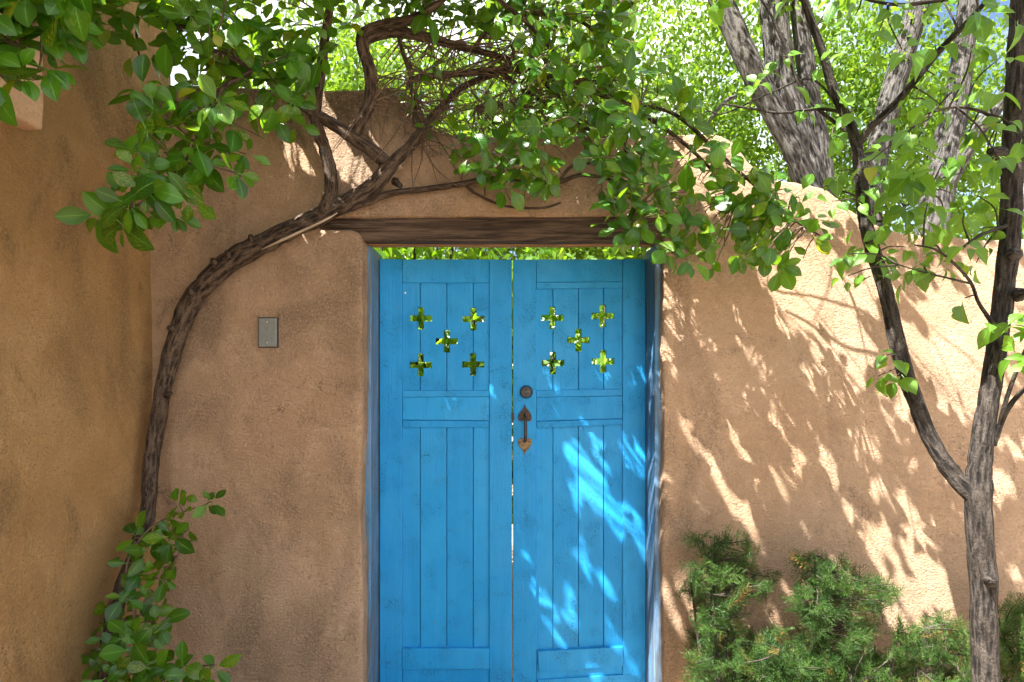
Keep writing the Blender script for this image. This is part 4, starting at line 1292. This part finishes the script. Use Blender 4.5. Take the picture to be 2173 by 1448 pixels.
far_tree('cottonwood_tree', 'rough grey forked trunk low behind the wall beside the right frame edge',
    [[(1960,1080,6.6,110),(1975,600,6.6,100),(1990,400,6.6,92),(2010,310,6.6,82),(2028,230,6.6,70),(2040,140,6.6,62),(2055,0,6.6,54),(2070,-200,6.6,40)],
     [(1995,420,6.55,50),(2035,340,6.5,52),(2070,285,6.5,48),(2110,235,6.5,44),(2170,150,6.5,38),(2260,0,6.5,28)]],
    [(5.8, 6.0, 5.6, 2.0, 1.4, 1.6), (6.6, 5.4, 3.6, 1.5, 1.2, 1.0)], 13000, 0.09, G)
far_tree('garden_tree', 'pale leafy tree with thin stem above the middle of the wall',
    [[(1000,1000,8.5,40),(1010,500,8.5,34),(1030,250,8.5,26),(1040,50,8.5,20),(1050,-200,8.5,12)]],
    [(-1.2, 6.0, 4.7, 2.2, 1.5, 1.7), (0.5, 6.2, 4.0, 1.7, 1.3, 1.3), (-2.6, 6.6, 4.0, 1.6, 1.2, 1.3), (-2.6, 6.2, 5.9, 2.0, 1.2, 1.5), (1.6, 7.4, 3.6, 1.6, 1.2, 1.2)], 40000, 0.095, G)
far_tree('garden_tree', 'distant rounded green tree low behind the right end of the wall',
    [[(2300,1000,10,60),(2310,500,10,50),(2320,300,10,40),(2320,100,10,20)]],
    [(7.5, 9.0, 3.6, 3.4, 1.6, 2.0), (4.0, 9.6, 2.6, 2.4, 1.4, 1.4), (0.0, 10.5, 2.6, 3.0, 1.3, 1.8), (-4.0, 10, 3.0, 2.6, 1.3, 2.0), (3.5, 10.5, 5.0, 3.5, 1.4, 2.2)], 30000, 0.115, G)

def garden_shrub(label, x, y, h, rx, ry, n, size=0.075):
    root = empty('garden_shrub', (x, y, 0), label, 'shrub', 'shrubs behind the gate')
    for i in range(7):
        e = Vector((x + random.uniform(-.7, .7) * rx, y + random.uniform(-.6, .6) * ry, h * random.uniform(.6, .95)))
        pts = smooth_poly([(x + random.uniform(-.06, .06), y, 0), ((x + e.x) / 2 + random.uniform(-.1, .1), (y + e.y) / 2, h * 0.45), e], 6)
        m = MB(); m.tube(pts, np.linspace(0.02, 0.006, len(pts)), 7, 0.15, i + x); m.build('stem', M['twig_dark'], root, smooth=True)
    crown_mass(root, [(x, y, h * 0.55, rx, ry, h * 0.47)], n, size, 'leaf_shrub', 0.16, 14)
garden_shrub('bright green shrub seen through the left gate crosses', -0.45, 1.5, 2.55, 0.75, 0.55, 2600)
garden_shrub('bright green shrub seen through the right gate crosses', 0.62, 1.8, 2.5, 0.75, 0.55, 2600)
garden_shrub('backlit leafy shrub above the wall left of the twig tangle', -0.75, 1.05, 3.15, 0.75, 0.5, 2600, 0.085)
garden_shrub('yellow-green shrub rising over the dip in the wall', 0.15, 1.6, 3.1, 0.8, 0.55, 2200, 0.08)
garden_shrub('dense green shrub against the wall beside the leaning stems', 1.75, 2.0, 2.95, 0.75, 0.6, 3000, 0.075)
garden_shrub('light green shrub over the low right end of the wall', 3.1, 2.4, 2.6, 0.95, 0.6, 3200, 0.08)
garden_shrub('light green shrub at the far left behind the raised wall end', -1.75, 1.6, 3.0, 0.7, 0.5, 1600, 0.08)
